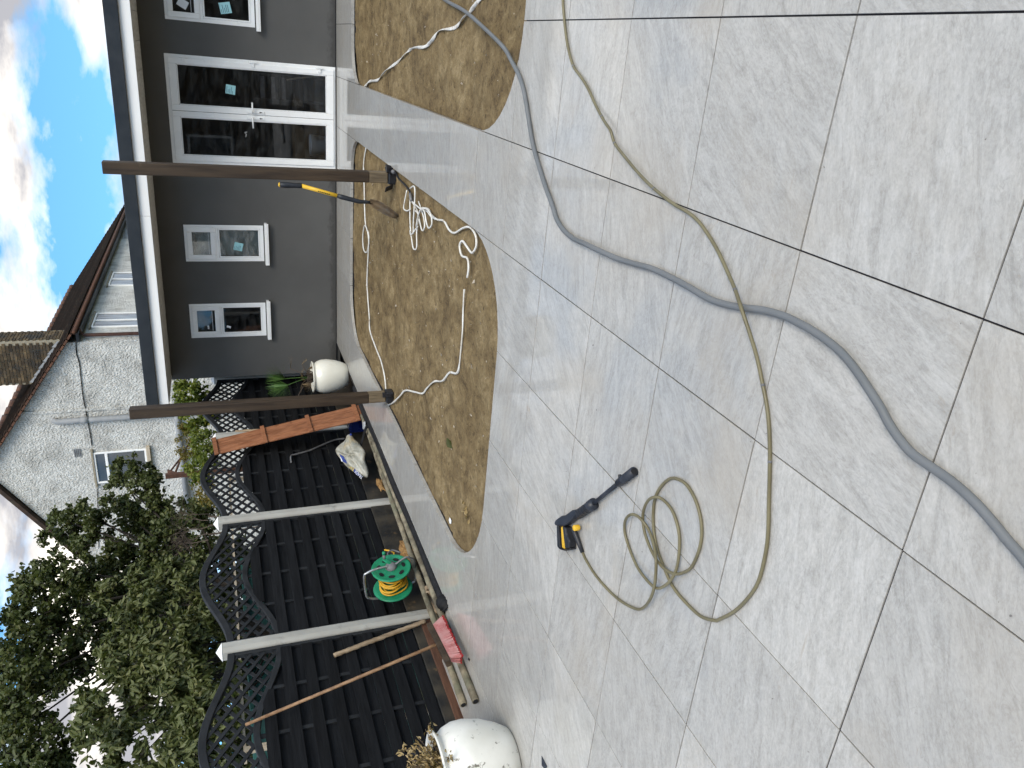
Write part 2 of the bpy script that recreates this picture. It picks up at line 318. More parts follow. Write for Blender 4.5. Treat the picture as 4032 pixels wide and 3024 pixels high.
nmat('stone', (0.20, 0.17, 0.13), (0.42, 0.37, 0.30), 30, 0.85, 0.3, rnd=0.8)
nmat('room', (0.05, 0.05, 0.05), (0.09, 0.088, 0.085), 1.5, 0.9, 0.1)
nmat('blind', (0.46, 0.46, 0.43), (0.58, 0.58, 0.54), 1.5, 0.8, 0.0)
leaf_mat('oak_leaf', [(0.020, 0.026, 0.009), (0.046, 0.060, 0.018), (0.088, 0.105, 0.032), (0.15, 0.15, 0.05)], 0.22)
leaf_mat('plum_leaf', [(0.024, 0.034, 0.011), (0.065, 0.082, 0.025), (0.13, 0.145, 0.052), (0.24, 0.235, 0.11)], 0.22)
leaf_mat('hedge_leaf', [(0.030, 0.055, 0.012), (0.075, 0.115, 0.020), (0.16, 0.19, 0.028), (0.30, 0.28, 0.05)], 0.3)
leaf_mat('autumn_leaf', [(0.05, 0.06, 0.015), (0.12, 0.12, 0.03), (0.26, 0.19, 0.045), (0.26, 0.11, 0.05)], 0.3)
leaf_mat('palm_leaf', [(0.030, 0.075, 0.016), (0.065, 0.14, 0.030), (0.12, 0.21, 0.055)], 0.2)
leaf_mat('dry_leaf', [(0.13, 0.085, 0.045), (0.26, 0.185, 0.105), (0.42, 0.32, 0.20)], 0.15, 0.8)
leaf_mat('tan_leaf', [(0.17, 0.115, 0.045), (0.33, 0.235, 0.105), (0.52, 0.40, 0.22)], 0.2, 0.7)

# ------------------------------------------------------------------ mesh helpers
def rotz(a): return Matrix.Rotation(a, 3, 'Z')
class MB:
    def __init__(s): s.v = []; s.f = []
    def add(s, vs, fs):
        o = len(s.v); s.v += [tuple(x) for x in vs]; s.f += [tuple(i+o for i in f) for f in fs]; return s
    def box(s, c, d, rot=None):
        c = Vector(c); vs = []
        for x in (-.5, .5):
            for y in (-.5, .5):
                for z in (-.5, .5):
                    q = Vector((x*d[0], y*d[1], z*d[2])); q = rot @ q if rot else q; vs.append(c+q)
        return s.add(vs, [(0,1,3,2),(4,6,7,5),(0,4,5,1),(2,3,7,6),(0,2,6,4),(1,5,7,3)])
    def b(s, x0, x1, y0, y1, z0, z1):
        return s.box(((x0+x1)/2, (y0+y1)/2, (z0+z1)/2), (x1-x0, y1-y0, z1-z0))
    def beam(s, a, b, wd, ht, side=(1, 0, 0)):
        a, b = Vector(a), Vector(b); d = (b-a); L = d.length; d.normalize(); sd_ = Vector(side); sd_ = (sd_ - d*sd_.dot(d)).normalized(); u = d.cross(sd_)
        return s.box((a+b)/2, (wd, ht, L), Matrix((sd_, u, d)).transposed())
    def tube(s, pts, r, n=8, closed=False, flat=1.0, twist=None):
        pts = [Vector(p) for p in pts]; m = len(pts); rs = r if hasattr(r, '__len__') else [r]*m
        tang = []
        for i in range(m):
            a = pts[(i-1) % m] if closed or i > 0 else pts[0]; b_ = pts[(i+1) % m] if closed or i < m-1 else pts[-1]
            tang.append((b_-a).normalized() if (b_-a).length > 1e-9 else Vector((0, 0, 1)))
        up = Vector((0, 0, 1)) if abs(tang[0].z) < .9 else Vector((1, 0, 0))
        vs = []
        for i in range(m):
            up = (up - tang[i]*up.dot(tang[i])).normalized(); sd_ = tang[i].cross(up)
            for k in range(n):
                a = 2*math.pi*k/n; cu, cs_ = math.cos(a)*rs[i]*flat, math.sin(a)*rs[i]
                if twist is not None:
                    ct, st_ = math.cos(twist[i]), math.sin(twist[i]); cu, cs_ = cu*ct-cs_*st_, cu*st_+cs_*ct
                vs.append(pts[i]+up*cu+sd_*cs_)
        fs = []
        for i in range(m if closed else m-1):
            for k in range(n):
                a0 = i*n+k; a1 = i*n+(k+1) % n; b0 = ((i+1) % m)*n+k; b1 = ((i+1) % m)*n+(k+1) % n
                fs.append((a0, b0, b1, a1))
        if not closed: fs += [tuple(range(n)), tuple(range((m-1)*n, m*n))[::-1]]
        return s.add(vs, fs)
    def lathe(s, prof, c=(0, 0, 0), n=40, M=None):
        c = Vector(c); vs = []; m = len(prof)
        for (r, z) in prof:
            for k in range(n):
                a = 2*math.pi*k/n; q = Vector((r*math.cos(a), r*math.sin(a), z)); vs.append(c+(M @ q if M else q))
        fs = [(i*n+k, i*n+(k+1) % n, (i+1)*n+(k+1) % n, (i+1)*n+k) for i in range(m-1) for k in range(n)]
        return s.add(vs, fs)
    def slab(s, poly, off):
        poly = [Vector(p) for p in poly]; off = Vector(off); n = len(poly)
        vs = poly + [p+off for p in poly]
        return s.add(vs, [tuple(range(n))[::-1], tuple(range(n, 2*n))] + [(i, (i+1) % n, n+(i+1) % n, n+i) for i in range(n)])
    def mesh(s, name):
        me = bpy.data.meshes.new(name); me.from_pydata(s.v, [], s.f); me.update()
        bm = bmesh.new(); bm.from_mesh(me); bmesh.ops.recalc_face_normals(bm, faces=bm.faces); bm.to_mesh(me); bm.free()
        return me
    def build(s, name, mat, parent=None, smooth=False, bevel=0.0, seg=1):
        me = s.mesh(name); return place(name, me, mat, parent, smooth=smooth, bevel=bevel, seg=seg)
def place(name, me, mat, parent=None, loc=None, smooth=False, bevel=0.0, seg=1, rot=None):
    if mat and not me.materials: me.materials.append(MATS[mat])
    if smooth: me.polygons.foreach_set('use_smooth', [True]*len(me.polygons))
    o = bpy.data.objects.new(name, me); COL.objects.link(o)
    if loc is not None: o.location = loc
    if rot is not None: o.rotation_euler = rot
    if parent is not None:
        o.parent = parent
        base = parent['_w'] if '_w' in parent.keys() else (0, 0, 0)
        o.location = Vector(o.location) - Vector(base)
    if bevel:
        b = o.modifiers.new('bevel', 'BEVEL'); b.width = bevel; b.segments = seg; b.limit_method = 'ANGLE'; b.angle_limit = R(40)
    return o
def tag(o, label, cat, group=None, kind=None):
    o['label'] = label; o['category'] = cat
    if group: o['group'] = group
    if kind: o['kind'] = kind
    return o
def thing(name, label, cat, loc=(0, 0, 0), group=None):
    o = bpy.data.objects.new(name, None); COL.objects.link(o); o.location = loc; o.empty_display_size = 0.1
    o['_w'] = tuple(loc); return tag(o, label, cat, group)
def spline(pts, per=6, closed=False):
    pts = [Vector(p) for p in pts]; n = len(pts); out_ = []
    for i in range(n if closed else n-1):
        p1, p2 = pts[i], pts[(i+1) % n]
        p0 = pts[i-1] if i > 0 or closed else p1*2-p2
        p3 = pts[(i+2) % n] if i+2 < n or closed else p2*2-p1
        for k in range(per):
            t = k/per
            out_.append(0.5*((2*p1)+(p2-p0)*t+(2*p0-5*p1+4*p2-p3)*t*t+(3*p1-p0-3*p2+p3)*t**3))
    if not closed: out_.append(pts[-1])
    return out_
def leaves(name, mat, parent, C, D, L, W, shade, curl=0.25, tip=0.55):
    """C centres, D leaf directions, L lengths, W widths: one folded 6-vertex leaf for each"""
    n = len(C); C = np.asarray(C, float); D = np.asarray(D, float); D /= np.linalg.norm(D, axis=1)[:, None]+1e-9
    r = rng.normal(size=(n, 3)); S = np.cross(D, r); S /= np.linalg.norm(S, axis=1)[:, None]+1e-9; U = np.cross(S, D)
    L = np.asarray(L).reshape(-1, 1)*np.ones((n, 1)); W = np.asarray(W).reshape(-1, 1)*np.ones((n, 1))
    cz = U*L*curl
    V = np.stack([C-D*L*.5, C-D*L*.12+S*W*.5+cz*.35, C+D*L*.2+S*W*.42+cz*.25, C+D*L*.5-cz*.6, C+D*L*.2-S*W*.42+cz*.25, C-D*L*.12-S*W*.5+cz*.35], 1).reshape(-1, 3)
    me = bpy.data.meshes.new(name); me.vertices.add(6*n); me.vertices.foreach_set('co', V.ravel())
    base = (np.arange(n)*6)[:, None]; quads = np.concatenate([base+np.array([[0, 1, 2, 3]]), base+np.array([[0, 3, 4, 5]])], 1).reshape(-1, 4)
    me.loops.add(8*n); me.loops.foreach_set('vertex_index', quads.ravel()); me.polygons.add(2*n)
    me.polygons.foreach_set('loop_start', np.arange(2*n)*4); me.polygons.foreach_set('loop_total', np.full(2*n, 4)); me.update(calc_edges=True)
    a = me.attributes.new('shade', 'FLOAT', 'FACE'); a.data.foreach_set('value', np.repeat(np.clip(shade, 0, 1), 2))
    return place(name, me, mat, parent)
def ribbon_leaf(mb, a, d, L, W, droop, nseg=5):
    d = Vector(d).normalized(); side = d.cross(Vector((0, 0, 1))); side = side.normalized() if side.length > .05 else Vector((1, 0, 0)); p = Vector(a); vs = []
    for i in range(nseg+1):
        t = i/nseg; wd = W*(1-t)**.7*(0.4+0.6*min(1, t*4+.3))
        vs += [p-side*wd/2, p+side*wd/2]; p = p+d*(L/nseg); d = (d+Vector((0, 0, -droop/nseg))).normalized()
    mb.add(vs, [(2*i, 2*i+1, 2*i+3, 2*i+2) for i in range(nseg)])
def shade_attr(o, lo, hi):
    n = len(o.data.polygons); a = o.data.attributes.new('shade', 'FLOAT', 'FACE'); a.data.foreach_set('value', rng.uniform(lo, hi, n))

# ================================================================== SETTING
TX, TY, GAP = 0.6, 0.5908, 0.0052
WALL_Y = 9.41
g = MB().b(-400, 400, -400, 400, -0.5, -0.30); tag(g.build('ground', 'ground'), 'rough ground reaching to the horizon around the garden', 'ground', kind='structure')
tr = MB()   # soil strip along the fence, lower than the paving
nx, ny = 14, 110
vs = []; fs = []
for j in range(ny+1):
    for i in range(nx+1):
        x = -5.9+i*(1.75/nx); y = 1.0+j*(10.5/ny); vs.append((x, y, -0.13+0.035*math.sin(x*9+y*3.1)*math.sin(y*5.3)+random.uniform(-.015, .015)))
for j in range(ny):
    for i in range(nx): fs.append((j*(nx+1)+i, j*(nx+1)+i+1, (j+1)*(nx+1)+i+1, (j+1)*(nx+1)+i))
tr.add(vs, fs); tag(tr.build('soil', 'soil', smooth=True), 'dark soil strip between the paving and the black fence', 'soil', kind='structure')

def rrect(x0, x1, y0, y1, r, n=10):   # radii: near-left, near-right, far-right, far-left
    pts = []
    for (cx_, cy_, rr, a0) in ((x0, y0, r[0], 180), (x1, y0, r[1], 270), (x1, y1, r[2], 0), (x0, y1, r[3], 90)):
        sx = 1 if cx_ == x0 else -1; sy = 1 if cy_ == y0 else -1
        for k in range(n+1):
            a = R(a0+90*k/n); pts.append((cx_+sx*rr+rr*math.cos(a), cy_+sy*rr+rr*math.sin(a)))
    return pts
BEDS = [(-3.6, -1.2, 2.9, 8.27, (0.70, 0.62, 0.42, 0.62)), (-0.6, 1.8, 2.92, 8.27, (0.62, 0.46, 0.6, 0.42))]
cut = MB()
for b_ in BEDS:
    poly = rrect(*b_); cut.slab([(x, y, -0.3) for x, y in poly], (0, 0, 0.6))
cutme = cut.mesh('bedcut'); cuto = bpy.data.objects.new('bedcut', cutme); COL.objects.link(cuto)
patio_regions = [(-4.2, 1.8, 6, 16), (-4.8, 1.8, -3, 6)]
base = MB()
for x0, x1, y0, y1 in ((-4.195, -3.605, 2.9, 9.45), (-1.195, -0.605, 2.9, 9.45), (-3.605, -1.195, 8.275, 9.45), (-0.605, 1.8, 8.275, 9.45), (-4.795, 1.8, -1.9, 2.9), (-4.795, -4.2, 2.9, 3.54)):
    base.b(x0, x1, y0, y1, -0.10, -0.0055)
patio = base.build('patio', 'grout'); tag(patio, 'patio of large pale grey porcelain slabs with dark joints, wet from washing', 'patio', kind='structure')
def tile_mesh(w_, h_):
    me = MB(); e_ = 0.0006
    vs = [(-w_/2, -h_/2, -.032), (w_/2, -h_/2, -.032), (w_/2, h_/2, -.032), (-w_/2, h_/2, -.032)]
    vs += [(x, y, -e_) for x, y, _ in vs]; vs += [(x*(1-2*e_/w_), y*(1-2*e_/h_), 0) for x, y, _ in vs[:4]]
    fs = [(3, 2, 1, 0), (8, 9, 10, 11)]
    for i in range(4):
        j = (i+1) % 4; fs += [(i, j, j+4, i+4), (i+4, j+4, j+8, i+8)]
    return me.add(vs, fs).mesh('tile')
full = tile_mesh(TX-GAP, TY-GAP); full.materials.append(MATS['porcelain'])
lastrow = tile_mesh(TX-GAP, WALL_Y-15*TY-GAP); lastrow.materials.append(MATS['porcelain'])
dg_tiles = []
for j in range(-3, 16):
    for i in range(-3, 8):
        x1 = -TX*i; x0 = x1-TX; y0 = TY*j; y1 = y0+TY
        if i == 7 and j > 5: continue
        inside = False; touch = False
        for (bx0, bx1, by0, by1, rr) in BEDS:
            if x0 >= bx0-.01 and x1 <= bx1+.01 and y0 >= by0-.1 and y1 <= by1+.1: touch = True
        cy_ = (y0+y1)/2
        me = full
        if j == 15: me = lastrow; cy_ = y0+(WALL_Y-15*TY)/2
        cx_ = (x0+x1)/2
        if touch:
            # skip slabs that lie wholly in a bed
            cor = any(abs(cx_-ex) < .65 and abs(cy_-ey) < .8 for b_ in BEDS for ex in b_[:2] for ey in b_[2:4])
            if not cor and not (abs(y1-2.954) < .02 or abs(y0-2.954) < .02): continue
            me = full.copy()
        o = place('tile', me, None, patio, loc=(cx_, cy_, 0))
        o.rotation_euler = (random.uniform(-.0012, .0012), random.uniform(-.0012, .0012), 0); o.location.z = random.uniform(-.0009, .0004)
        near_cut = touch or (j == 4)
        if near_cut:
            o.data = full.copy(); md = o.modifiers.new('b', 'BOOLEAN'); md.operation = 'DIFFERENCE'; md.object = cuto; md.solver = 'EXACT'; dg_tiles.append(o)
bpy.context.view_layer.update(); dg = bpy.context.evaluated_depsgraph_get()
for o in dg_tiles:
    me = bpy.data.meshes.new_from_object(o.evaluated_get(dg)); o.modifiers.clear(); o.data = me
    if not me.materials: me.materials.append(MATS['porcelain'])
for o in dg_tiles:
    if len(o.data.polygons) == 0: bpy.data.objects.remove(o)
bpy.data.objects.remove(cuto)

def sand_bed(b_, label):
    x0, x1, y0, y1 = b_[0]-.04, b_[1]+.04, b_[2]-.04, b_[3]+.04; st = 0.03
    nx = int((x1-x0)/st); ny = int((y1-y0)/st)
    X, Y = np.meshgrid(np.linspace(x0, x1, nx+1), np.linspace(y0, y1, ny+1))
    Z = -0.046 + 0.006*np.sin(X*5.1+Y*1.7)+0.005*np.sin(Y*7.3-X*2.2)+0.004*np.sin(X*17+1.3*np.sin(Y*9))
    Z += rng.normal(0, 0.0028, X.shape)
    for _ in range(60):
        px, py = rng.uniform(x0, x1), rng.uniform(y0, y1); s_ = rng.uniform(.03, .10); a_ = rng.normal(0, .009)
        Z += a_*np.exp(-((X-px)**2+(0.6*(Y-py))**2)/s_**2)
    V = np.stack([X, Y, np.minimum(Z, -0.034)], -1).reshape(-1, 3)
    idx = np.arange((nx+1)*(ny+1)).reshape(ny+1, nx+1)
    F = np.stack([idx[:-1, :-1], idx[:-1, 1:], idx[1:, 1:], idx[1:, :-1]], -1).reshape(-1, 4)
    me = bpy.data.meshes.new('sand_bed'); me.from_pydata(V.tolist(), [], F.tolist())
    o = place('sand_bed', me, 'sand', smooth=True); return tag(o, label, 'sand', kind='structure')
bedL = sand_bed(BEDS[0], 'levelled brown sand bed with rounded corners, both timber posts standing in it')
bedR = sand_bed(BEDS[1], 'levelled brown sand bed on the right, crossed by the grey hose')

# ================================================================== GARDEN BUILDING
bld = thing('garden_building', 'single-storey dark grey rendered building with flat roof and white double doors', 'building', (-1.0, WALL_Y, 0))
WX0, WX1 = -4.64, 3.0
door = (-1.745, -0.495, 0.012, 1.985)
wins = [(-2.985, -2.505, 0.955, 1.925), (-4.045, -3.565, 0.965, 1.935), (-0.13, 0.78, 0.955, 1.94)]
ops = sorted([(a, b_, c, d) for a, b_, c, d in wins]+[door])
wm = MB(); prev = WX0; y0, y1 = WALL_Y, WALL_Y+0.26
for a, b_, c, d in ops:
    wm.b(prev, a, y0, y1, -0.05, 2.45)
    if c > 0.1: wm.b(a, b_, y0, y1, -0.05, c)
    wm.b(a, b_, y0, y1, d, 2.45); prev = b_
wm.b(prev, WX1, y0, y1, -0.05, 2.45)
wm.b(WX0, WX0+.25, y1, 13.5, -0.05, 2.45)
wm.build('wall', 'render_grey', bld)
MB().b(WX0+.25, WX1, 13.2, 13.4, 0, 2.42).b(WX1-.2, WX1, y1, 13.2, 0, 2.42).build('inner_wall', 'room', bld)
MB().b(WX0+.25, WX1-.2, y1, 13.2, -0.03, 0.0).build('floor', 'room', bld)
MB().b(-4.63, -.5+3.5, WALL_Y-.006, WALL_Y-.0005, -0.01, 0.012).build('base_seal', 'rubber', bld)
RY = 8.43; RX0 = -4.60
MB().b(RX0, WX1+.4, RY, 13.6, 2.345, 2.455).build('roof', 'anthracite', bld, bevel=.012, seg=2)
MB().b(RX0-.012, WX1+.4, RY-.03, RY-.001, 2.335, 2.475).b(RX0-.03, RX0-.0125, RY-.03, 13.6, 2.335, 2.475).build('roof_trim', 'anthracite', bld, bevel=.006, seg=2)
MB().b(RX0, -2.2, RY+.004, RY+.024, 2.222, 2.344).build('fascia', 'white_fascia', bld, bevel=.002)
MB().b(-2.197, WX1+.4, RY+.004, RY+.024, 2.222, 2.344).build('fascia', 'white_fascia', bld, bevel=.002)
MB().b(RX0, RX0+.02, RY+.026, WALL_Y+.2, 2.222, 2.344).build('fascia', 'white_fascia', bld)
sb = MB().box((0, 0, 0), (0.296, WALL_Y-RY-.03, .012)).mesh('soffit_board')
for k in range(26):
    place('soffit_board', sb, 'soffit_board', bld, loc=(RX0+.17+k*.3, (RY+.027+WALL_Y)/2, 2.232+random.uniform(-.0015, .0015)))
MB().b(RX0+.03, WX1, RY+.03, WALL_Y, 2.2385, 2.30).build('soffit_backing', 'rubber', bld)

def ring(mb, x0, x1, z0, z1, wd, ya, yb):
    mb.b(x0, x0+wd, ya, yb, z0, z1).b(x1-wd, x1, ya, yb, z0, z1).b(x0+wd, x1-wd, ya, yb, z0, z0+wd).b(x0+wd, x1-wd, ya, yb, z1-wd, z1); return mb
def ring2(mb, x0, x1, z0, z1, wx, wz, ya, yb):
    mb.b(x0, x0+wx, ya, yb, z0, z1).b(x1-wx, x1, ya, yb, z0, z1).b(x0+wx, x1-wx, ya, yb, z0, z0+wz).b(x0+wx, x1-wx, ya, yb, z1-wz, z1); return mb
def sticker(parent, x, z, w_, y, ang, lines=5):
    Rm = Matrix.Rotation(ang, 3, 'Y'); s = MB().box((x, y, z), (w_, .0006, w_*1.05), Rm).build('sticker', 'cyan_sticker', parent)
    pr_ = MB()
    for k in range(lines):
        L = w_*random.uniform(.3, .75); q = Rm @ Vector((-w_*.42+L/2, 0, w_*(.4-.16*k)))
        pr_.box((x+q.x, y-.0008, z+q.z), (L, .0004, w_*.05), Rm)
    pr_.build('sticker_lettering', 'sticker_print', parent)
for wi, (x0, x1, z0, z1) in enumerate(wins):
    yf = WALL_Y-.004
    W_ = ring(MB(), x0, x1, z0, z1, .045, yf, yf+.07); zt = z0+(z1-z0)*.605
    W_.b(x0+.045, x1-.045, yf, yf+.07, zt-.022, zt+.022)
    wo = W_.build('window', 'white_upvc', bld, bevel=.004, seg=2)
    sa = ring(MB(), x0+.03, x1-.03, zt+.008, z1-.03, .062, yf-.018, yf-.0005); sa.build('casement', 'white_upvc', wo, bevel=.007, seg=2)
    ring(MB(), x0+.046, x1-.046, z0+.046, zt-.023, .02, yf+.004, yf+.03).build('glazing_bead', 'white_upvc', wo, bevel=.006, seg=2)
    pm = 'frosted_glass' if wi == 0 else 'glass'
    MB().b(x0+.088, x1-.088, yf-.006, yf-.002, zt+.068, z1-.09).build('pane', pm, wo)
    MB().b(x0+.06, x1-.06, yf+.018, yf+.022, z0+.06, zt-.037).build('pane', pm, wo)
    MB().b(x0-.04, x1+.04, yf-.075, yf+.0, z0-.048, z0-.012).b(x0-.04, x1+.04, yf-.075, yf-.062, z0-.062, z0-.048).build('sill', 'white_upvc', wo, bevel=.006, seg=2)
    h_ = (x0+x1)/2; MB().b(x0+.10, x1-.10, yf-.003, yf+.004, zt+.10 if wi else zt+.09, zt+.107 if wi else zt+.098).build('trickle_vent', 'white_upvc', wo)
    if wi == 0:
        MB().b(x0+.05, x1-.05, yf+.12, yf+.125, z0+.02, z1-.02).build('blind', 'blind', wo)
        sticker(wo, -2.79, 1.275, .105, yf+.0165, .25)
    elif wi == 1:
        MB().box((x0+.14, yf+.0165, zt-.10), (.03, .0006, .055), Matrix.Rotation(.3, 3, 'Y')).build('sticker', 'white_print', wo)
        MB().box((x0+.15, yf-.0072, zt+.16), (.05, .0006, .02)).build('sticker', 'white_print', wo)
    else:
        sticker(wo, .05, 1.28, .12, yf+.0165, -.2); MB().box((.05, yf-.0072, 1.74), (.09, .0006, .11), Matrix.Rotation(.5, 3, 'Y')).build('sticker', 'white_print', wo)
# double door
x0, x1, z0, z1 = door; yf = WALL_Y-.006
D_ = MB(); fwid = .042
D_.b(x0, x0+fwid, yf, yf+.07, z0, z1).b(x1-fwid, x1, yf, yf+.07, z0, z1).b(x0+fwid, x1-fwid, yf, yf+.07, z1-fwid, z1).b(x0+fwid, x1-fwid, yf, yf+.07, z0, z0+.028)
do = D_.build('double_door', 'white_upvc', bld, bevel=.004, seg=2)
mid = (x0+x1)/2-.005
for (a, b_, hx, sgn) in ((x0+.036, mid-.002, mid-.036, -1), (mid+.002, x1-.036, mid+.036, 1)):
    lf = ring2(MB(), a, b_, z0+.022, z1-.036, .066, .088, yf-.014, yf-.0005).build('door_leaf', 'white_upvc', do, bevel=.006, seg=2)
    ring(MB(), a+.0665, b_-.0665, z0+.111, z1-.125, .012, yf-.008, yf+.012).build('glazing_bead', 'white_upvc', do, bevel=.005, seg=2)
    MB().b(a+.073, b_-.073, yf-.004, yf, z0+.118, z1-.132).build('pane', 'glass', do)
    hm = MB().b(hx-.016, hx+.016, yf-.026, yf-.0145, .885, 1.095); hm.build('handle_plate', 'white_upvc', do, bevel=.006, seg=2)
    hd = MB().tube([(hx, yf-.02, 1.03), (hx, yf-.06, 1.03), (hx+sgn*.02, yf-.066, 1.03), (hx+sgn*.115, yf-.064, 1.028)], .0095, 8); hd.build('handle', 'white_upvc', do, smooth=True)
    MB().box((hx, yf-.0275, .925), (.008, .003, .024)).box((hx, yf-.0275, .938), (.014, .003, .012)).build('keyhole', 'rubber', do)
for zz in (.21, 1.0, 1.78):
    MB().b(x1-.078, x1-.008, yf-.026, yf-.0145, zz-.018, zz+.018).b(x1-.032, x1-.012, yf-.034, yf-.0262, zz-.05, zz+.05).build('hinge', 'white_upvc', do, bevel=.003)
sticker(do, -.845, 1.27, .105, yf-.0046, .12)
MB().tube([(-1.39, yf-.005, 1.12), (-1.36, yf-.005, 1.11), (-1.34, yf-.005, 1.13), (-1.33, yf-.005, 1.10)], .004, 5).build('tape_scrap', 'white_print', do)
# things stored indoors
rk = thing('shelf_rack', 'pale slatted rack standing indoors behind the right door', 'rack', (-.86, 10.6, 0))
for x in (-1.02, -.70): MB().b(x-.012, x+.012, 10.58, 10.62, 0, .95).build('upright', 'room', rk)
for z in (.52, .66, .80): MB().b(-1.0, -.72, 10.55, 10.578, z, z+.055).build('slat', 'dull_grey', rk)
wp_ = thing('plank', 'narrow plank leaning indoors behind the right door glass', 'plank', (-.72, 10.4, 0))
MB().beam((-.62, 10.2, .01), (-.74, 10.57, .5), .018, .02).build('board', 'pale_wood', wp_)
bk = thing('bucket', 'white plastic bucket standing indoors behind the left door', 'bucket', (-1.52, 10.0, 0))
MB().lathe([(0, 0.001), (.11, 0.001), (.135, .26), (.14, .26), (.14, .27), (.128, .27), (.105, .01), (0, .01)], (-1.52, 10.0, 0), 28).build('body', 'white_print', bk, smooth=True)
MB().tube([(-1.52+.138*math.cos(a), 10.0-.02, .255+.10*math.sin(a)-.16*math.sin(a)) for a in np.linspace(0, math.pi, 12)], .003, 6).build('handle', 'steel', bk, smooth=True)

# ================================================================== NEIGHBOUR HOUSE
YH, YE = 19.11, 35.2
XF, XA, ZA, ZE = -7.62, -11.0, 7.40, 5.15
slope = (ZA-ZE)/(XF-XA)
XL = XA-(XF-XA)
hs_ = thing('neighbour_house', 'white pebbledashed gabled house with brown tiled roof and brick chimney', 'house', (XA, YH, 0))
g = [(XF, YH, -.3), (XF, YH, ZE), (XA, YH, ZA), (XL, YH, ZE), (XL, YH, -.3)]
YG = 30.0
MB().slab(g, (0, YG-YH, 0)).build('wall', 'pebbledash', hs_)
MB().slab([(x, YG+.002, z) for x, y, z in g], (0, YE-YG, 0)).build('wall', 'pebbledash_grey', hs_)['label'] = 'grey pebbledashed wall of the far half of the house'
# roof: courses of tiles on the visible slope, each course one strip
un = Vector((slope, 0, 1)).normalized()
ov = 0.26
e0 = Vector((XF+ov, 0, ZE-ov*slope)); rdg = Vector((XA, 0, ZA+.0))
Ls = (rdg-e0).length; dirs = (rdg-e0).normalized(); nc = 26
roofL = MB(); eL = Vector((XL-ov, 0, ZE-ov*slope))
roofL.slab([eL+Vector((0, YH-.16, .03)), rdg+Vector((0, YH-.16, .03)), rdg+Vector((0, YH-.16, .15)), eL+Vector((0, YH-.16, .15))], (0, YE-YH+.3, 0))
roof = roofL.build('roof', 'roof_tile', hs_)
MB().slab([e0+un*.02+Vector((0, YH-.10, 0)), rdg+un*.02+Vector((0, YH-.10, 0)), rdg+un*.07+Vector((0, YH-.10, 0)), e0+un*.07+Vector((0, YH-.10, 0))], (0, YE-YH+.2, 0)).build('roof_deck', 'rust', roof)
for k in range(nc):
    a = e0+dirs*(Ls*k/nc); b_ = e0+dirs*(Ls*(k+1)/nc+.03); yo = random.uniform(-.02, .02)
    MB().slab([a+un*.105+Vector((0, YH-.17+yo, 0)), b_+un*.075+Vector((0, YH-.17+yo, 0)), b_+un*.09+Vector((0, YH-.17+yo, 0)), a+un*.125+Vector((0, YH-.17+yo, 0))], (0, YE-YH+.34, 0)).build('tile_course', 'roof_tile', roof)
# verge tiles: short stepped ends along the gable
for k in range(nc):
    a = e0+dirs*(Ls*(k+.1)/nc); b_ = e0+dirs*(Ls*(k+.95)/nc)
    MB().slab([a+un*.02+Vector((0, YH-.19, 0)), b_+un*.02+Vector((0, YH-.19, 0)), b_+un*.068+Vector((0, YH-.19, 0)), a+un*.068+Vector((0, YH-.19, 0))], (0, .08, 0)).build('verge_tile', 'terracotta', roof)
vl = MB()
for k in range(30):
    y = YH-.1+k*.54; vl.tube([(XA, y, ZA+.10), (XA, y+.52, ZA+.13)], .12, 8)
vl.build('ridge_tiles', 'terracotta', roof, smooth=True)['kind'] = 'stuff'
MB().tube([(XF+ov+.03, YH-.1, ZE-ov*slope-.02), (XF+ov+.03, YE, ZE-ov*slope-.02)], .052, 10).build('gutter', 'rust', hs_, smooth=True)
MB().b(XF+.02, XF+ov-.02, YH, YE, ZE-ov*slope-.10, ZE-ov*slope-.03).build('eaves_board', 'black_plastic', hs_)
MB().tube([(XF+ov, YH+.3, ZE-ov*slope-.06), (XF+.16, YH+.27, ZE-.27), (XF+.09, YH+.25, ZE-.36), (XF+.09, YH+.25, 0)], .045, 8).build('downpipe', 'pipe_brown', hs_, smooth=True)
# chimney, coursed bricks on a mortar core
cx0, cx1, cy0, cy1 = -9.15, -7.95, 20.2, 21.0
ch = thing_part = MB().b(cx0+.01, cx1-.01, cy0+.01, cy1-.01, 4.9, 8.6).build('chimney', 'mortar', hs_)
bw, bh = .22, .075
bme = MB().box((0, 0, 0), (bw-.014, .03, bh-.014)).mesh('brick'); bmx = MB().box((0, 0, 0), (.03, bw-.014, bh-.014)).mesh('brick')
nb = 0
for k in range(44):
    z = 5.35+k*bh
    if z > 8.1: break
    off = (k % 2)*bw/2
    x = cx0+off*.5
    while x < cx1-.05:
        wdt = min(bw, cx1-x); xc = x+bw/2
        if xc < cx1 and z > ZE+(XF-xc)*slope-.15 and nb < 230:
            o = place('brick', bme, 'stock_brick', ch, loc=(xc, cy0+.004, z)); nb += 1
        x += bw
    y = cy0+.06+off*.5
    while y < cy1-.1:
        if z > 5.2 and nb < 290: place('brick', bmx, 'stock_brick', ch, loc=(cx1-.004, y+bw/2, z)); nb += 1
        y += bw
MB().b(cx0-.05, cx1+.05, cy0-.05, cy1+.05, 7.12, 7.20).build('brick_band', 'stock_brick', ch)
for k in range(6):
    xx = cx1-.12-.19*k; zz = ZE+(XF-xx)*slope+.02
    MB().add([(xx+.1, cy0-.014, zz-.10), (xx-.10, cy0-.014, zz+.06), (xx-.06, cy0-.014, zz+.24), (xx+.1, cy0-.014, zz+.10)], [(0, 1, 2, 3)]).build('flashing', 'lead', ch)
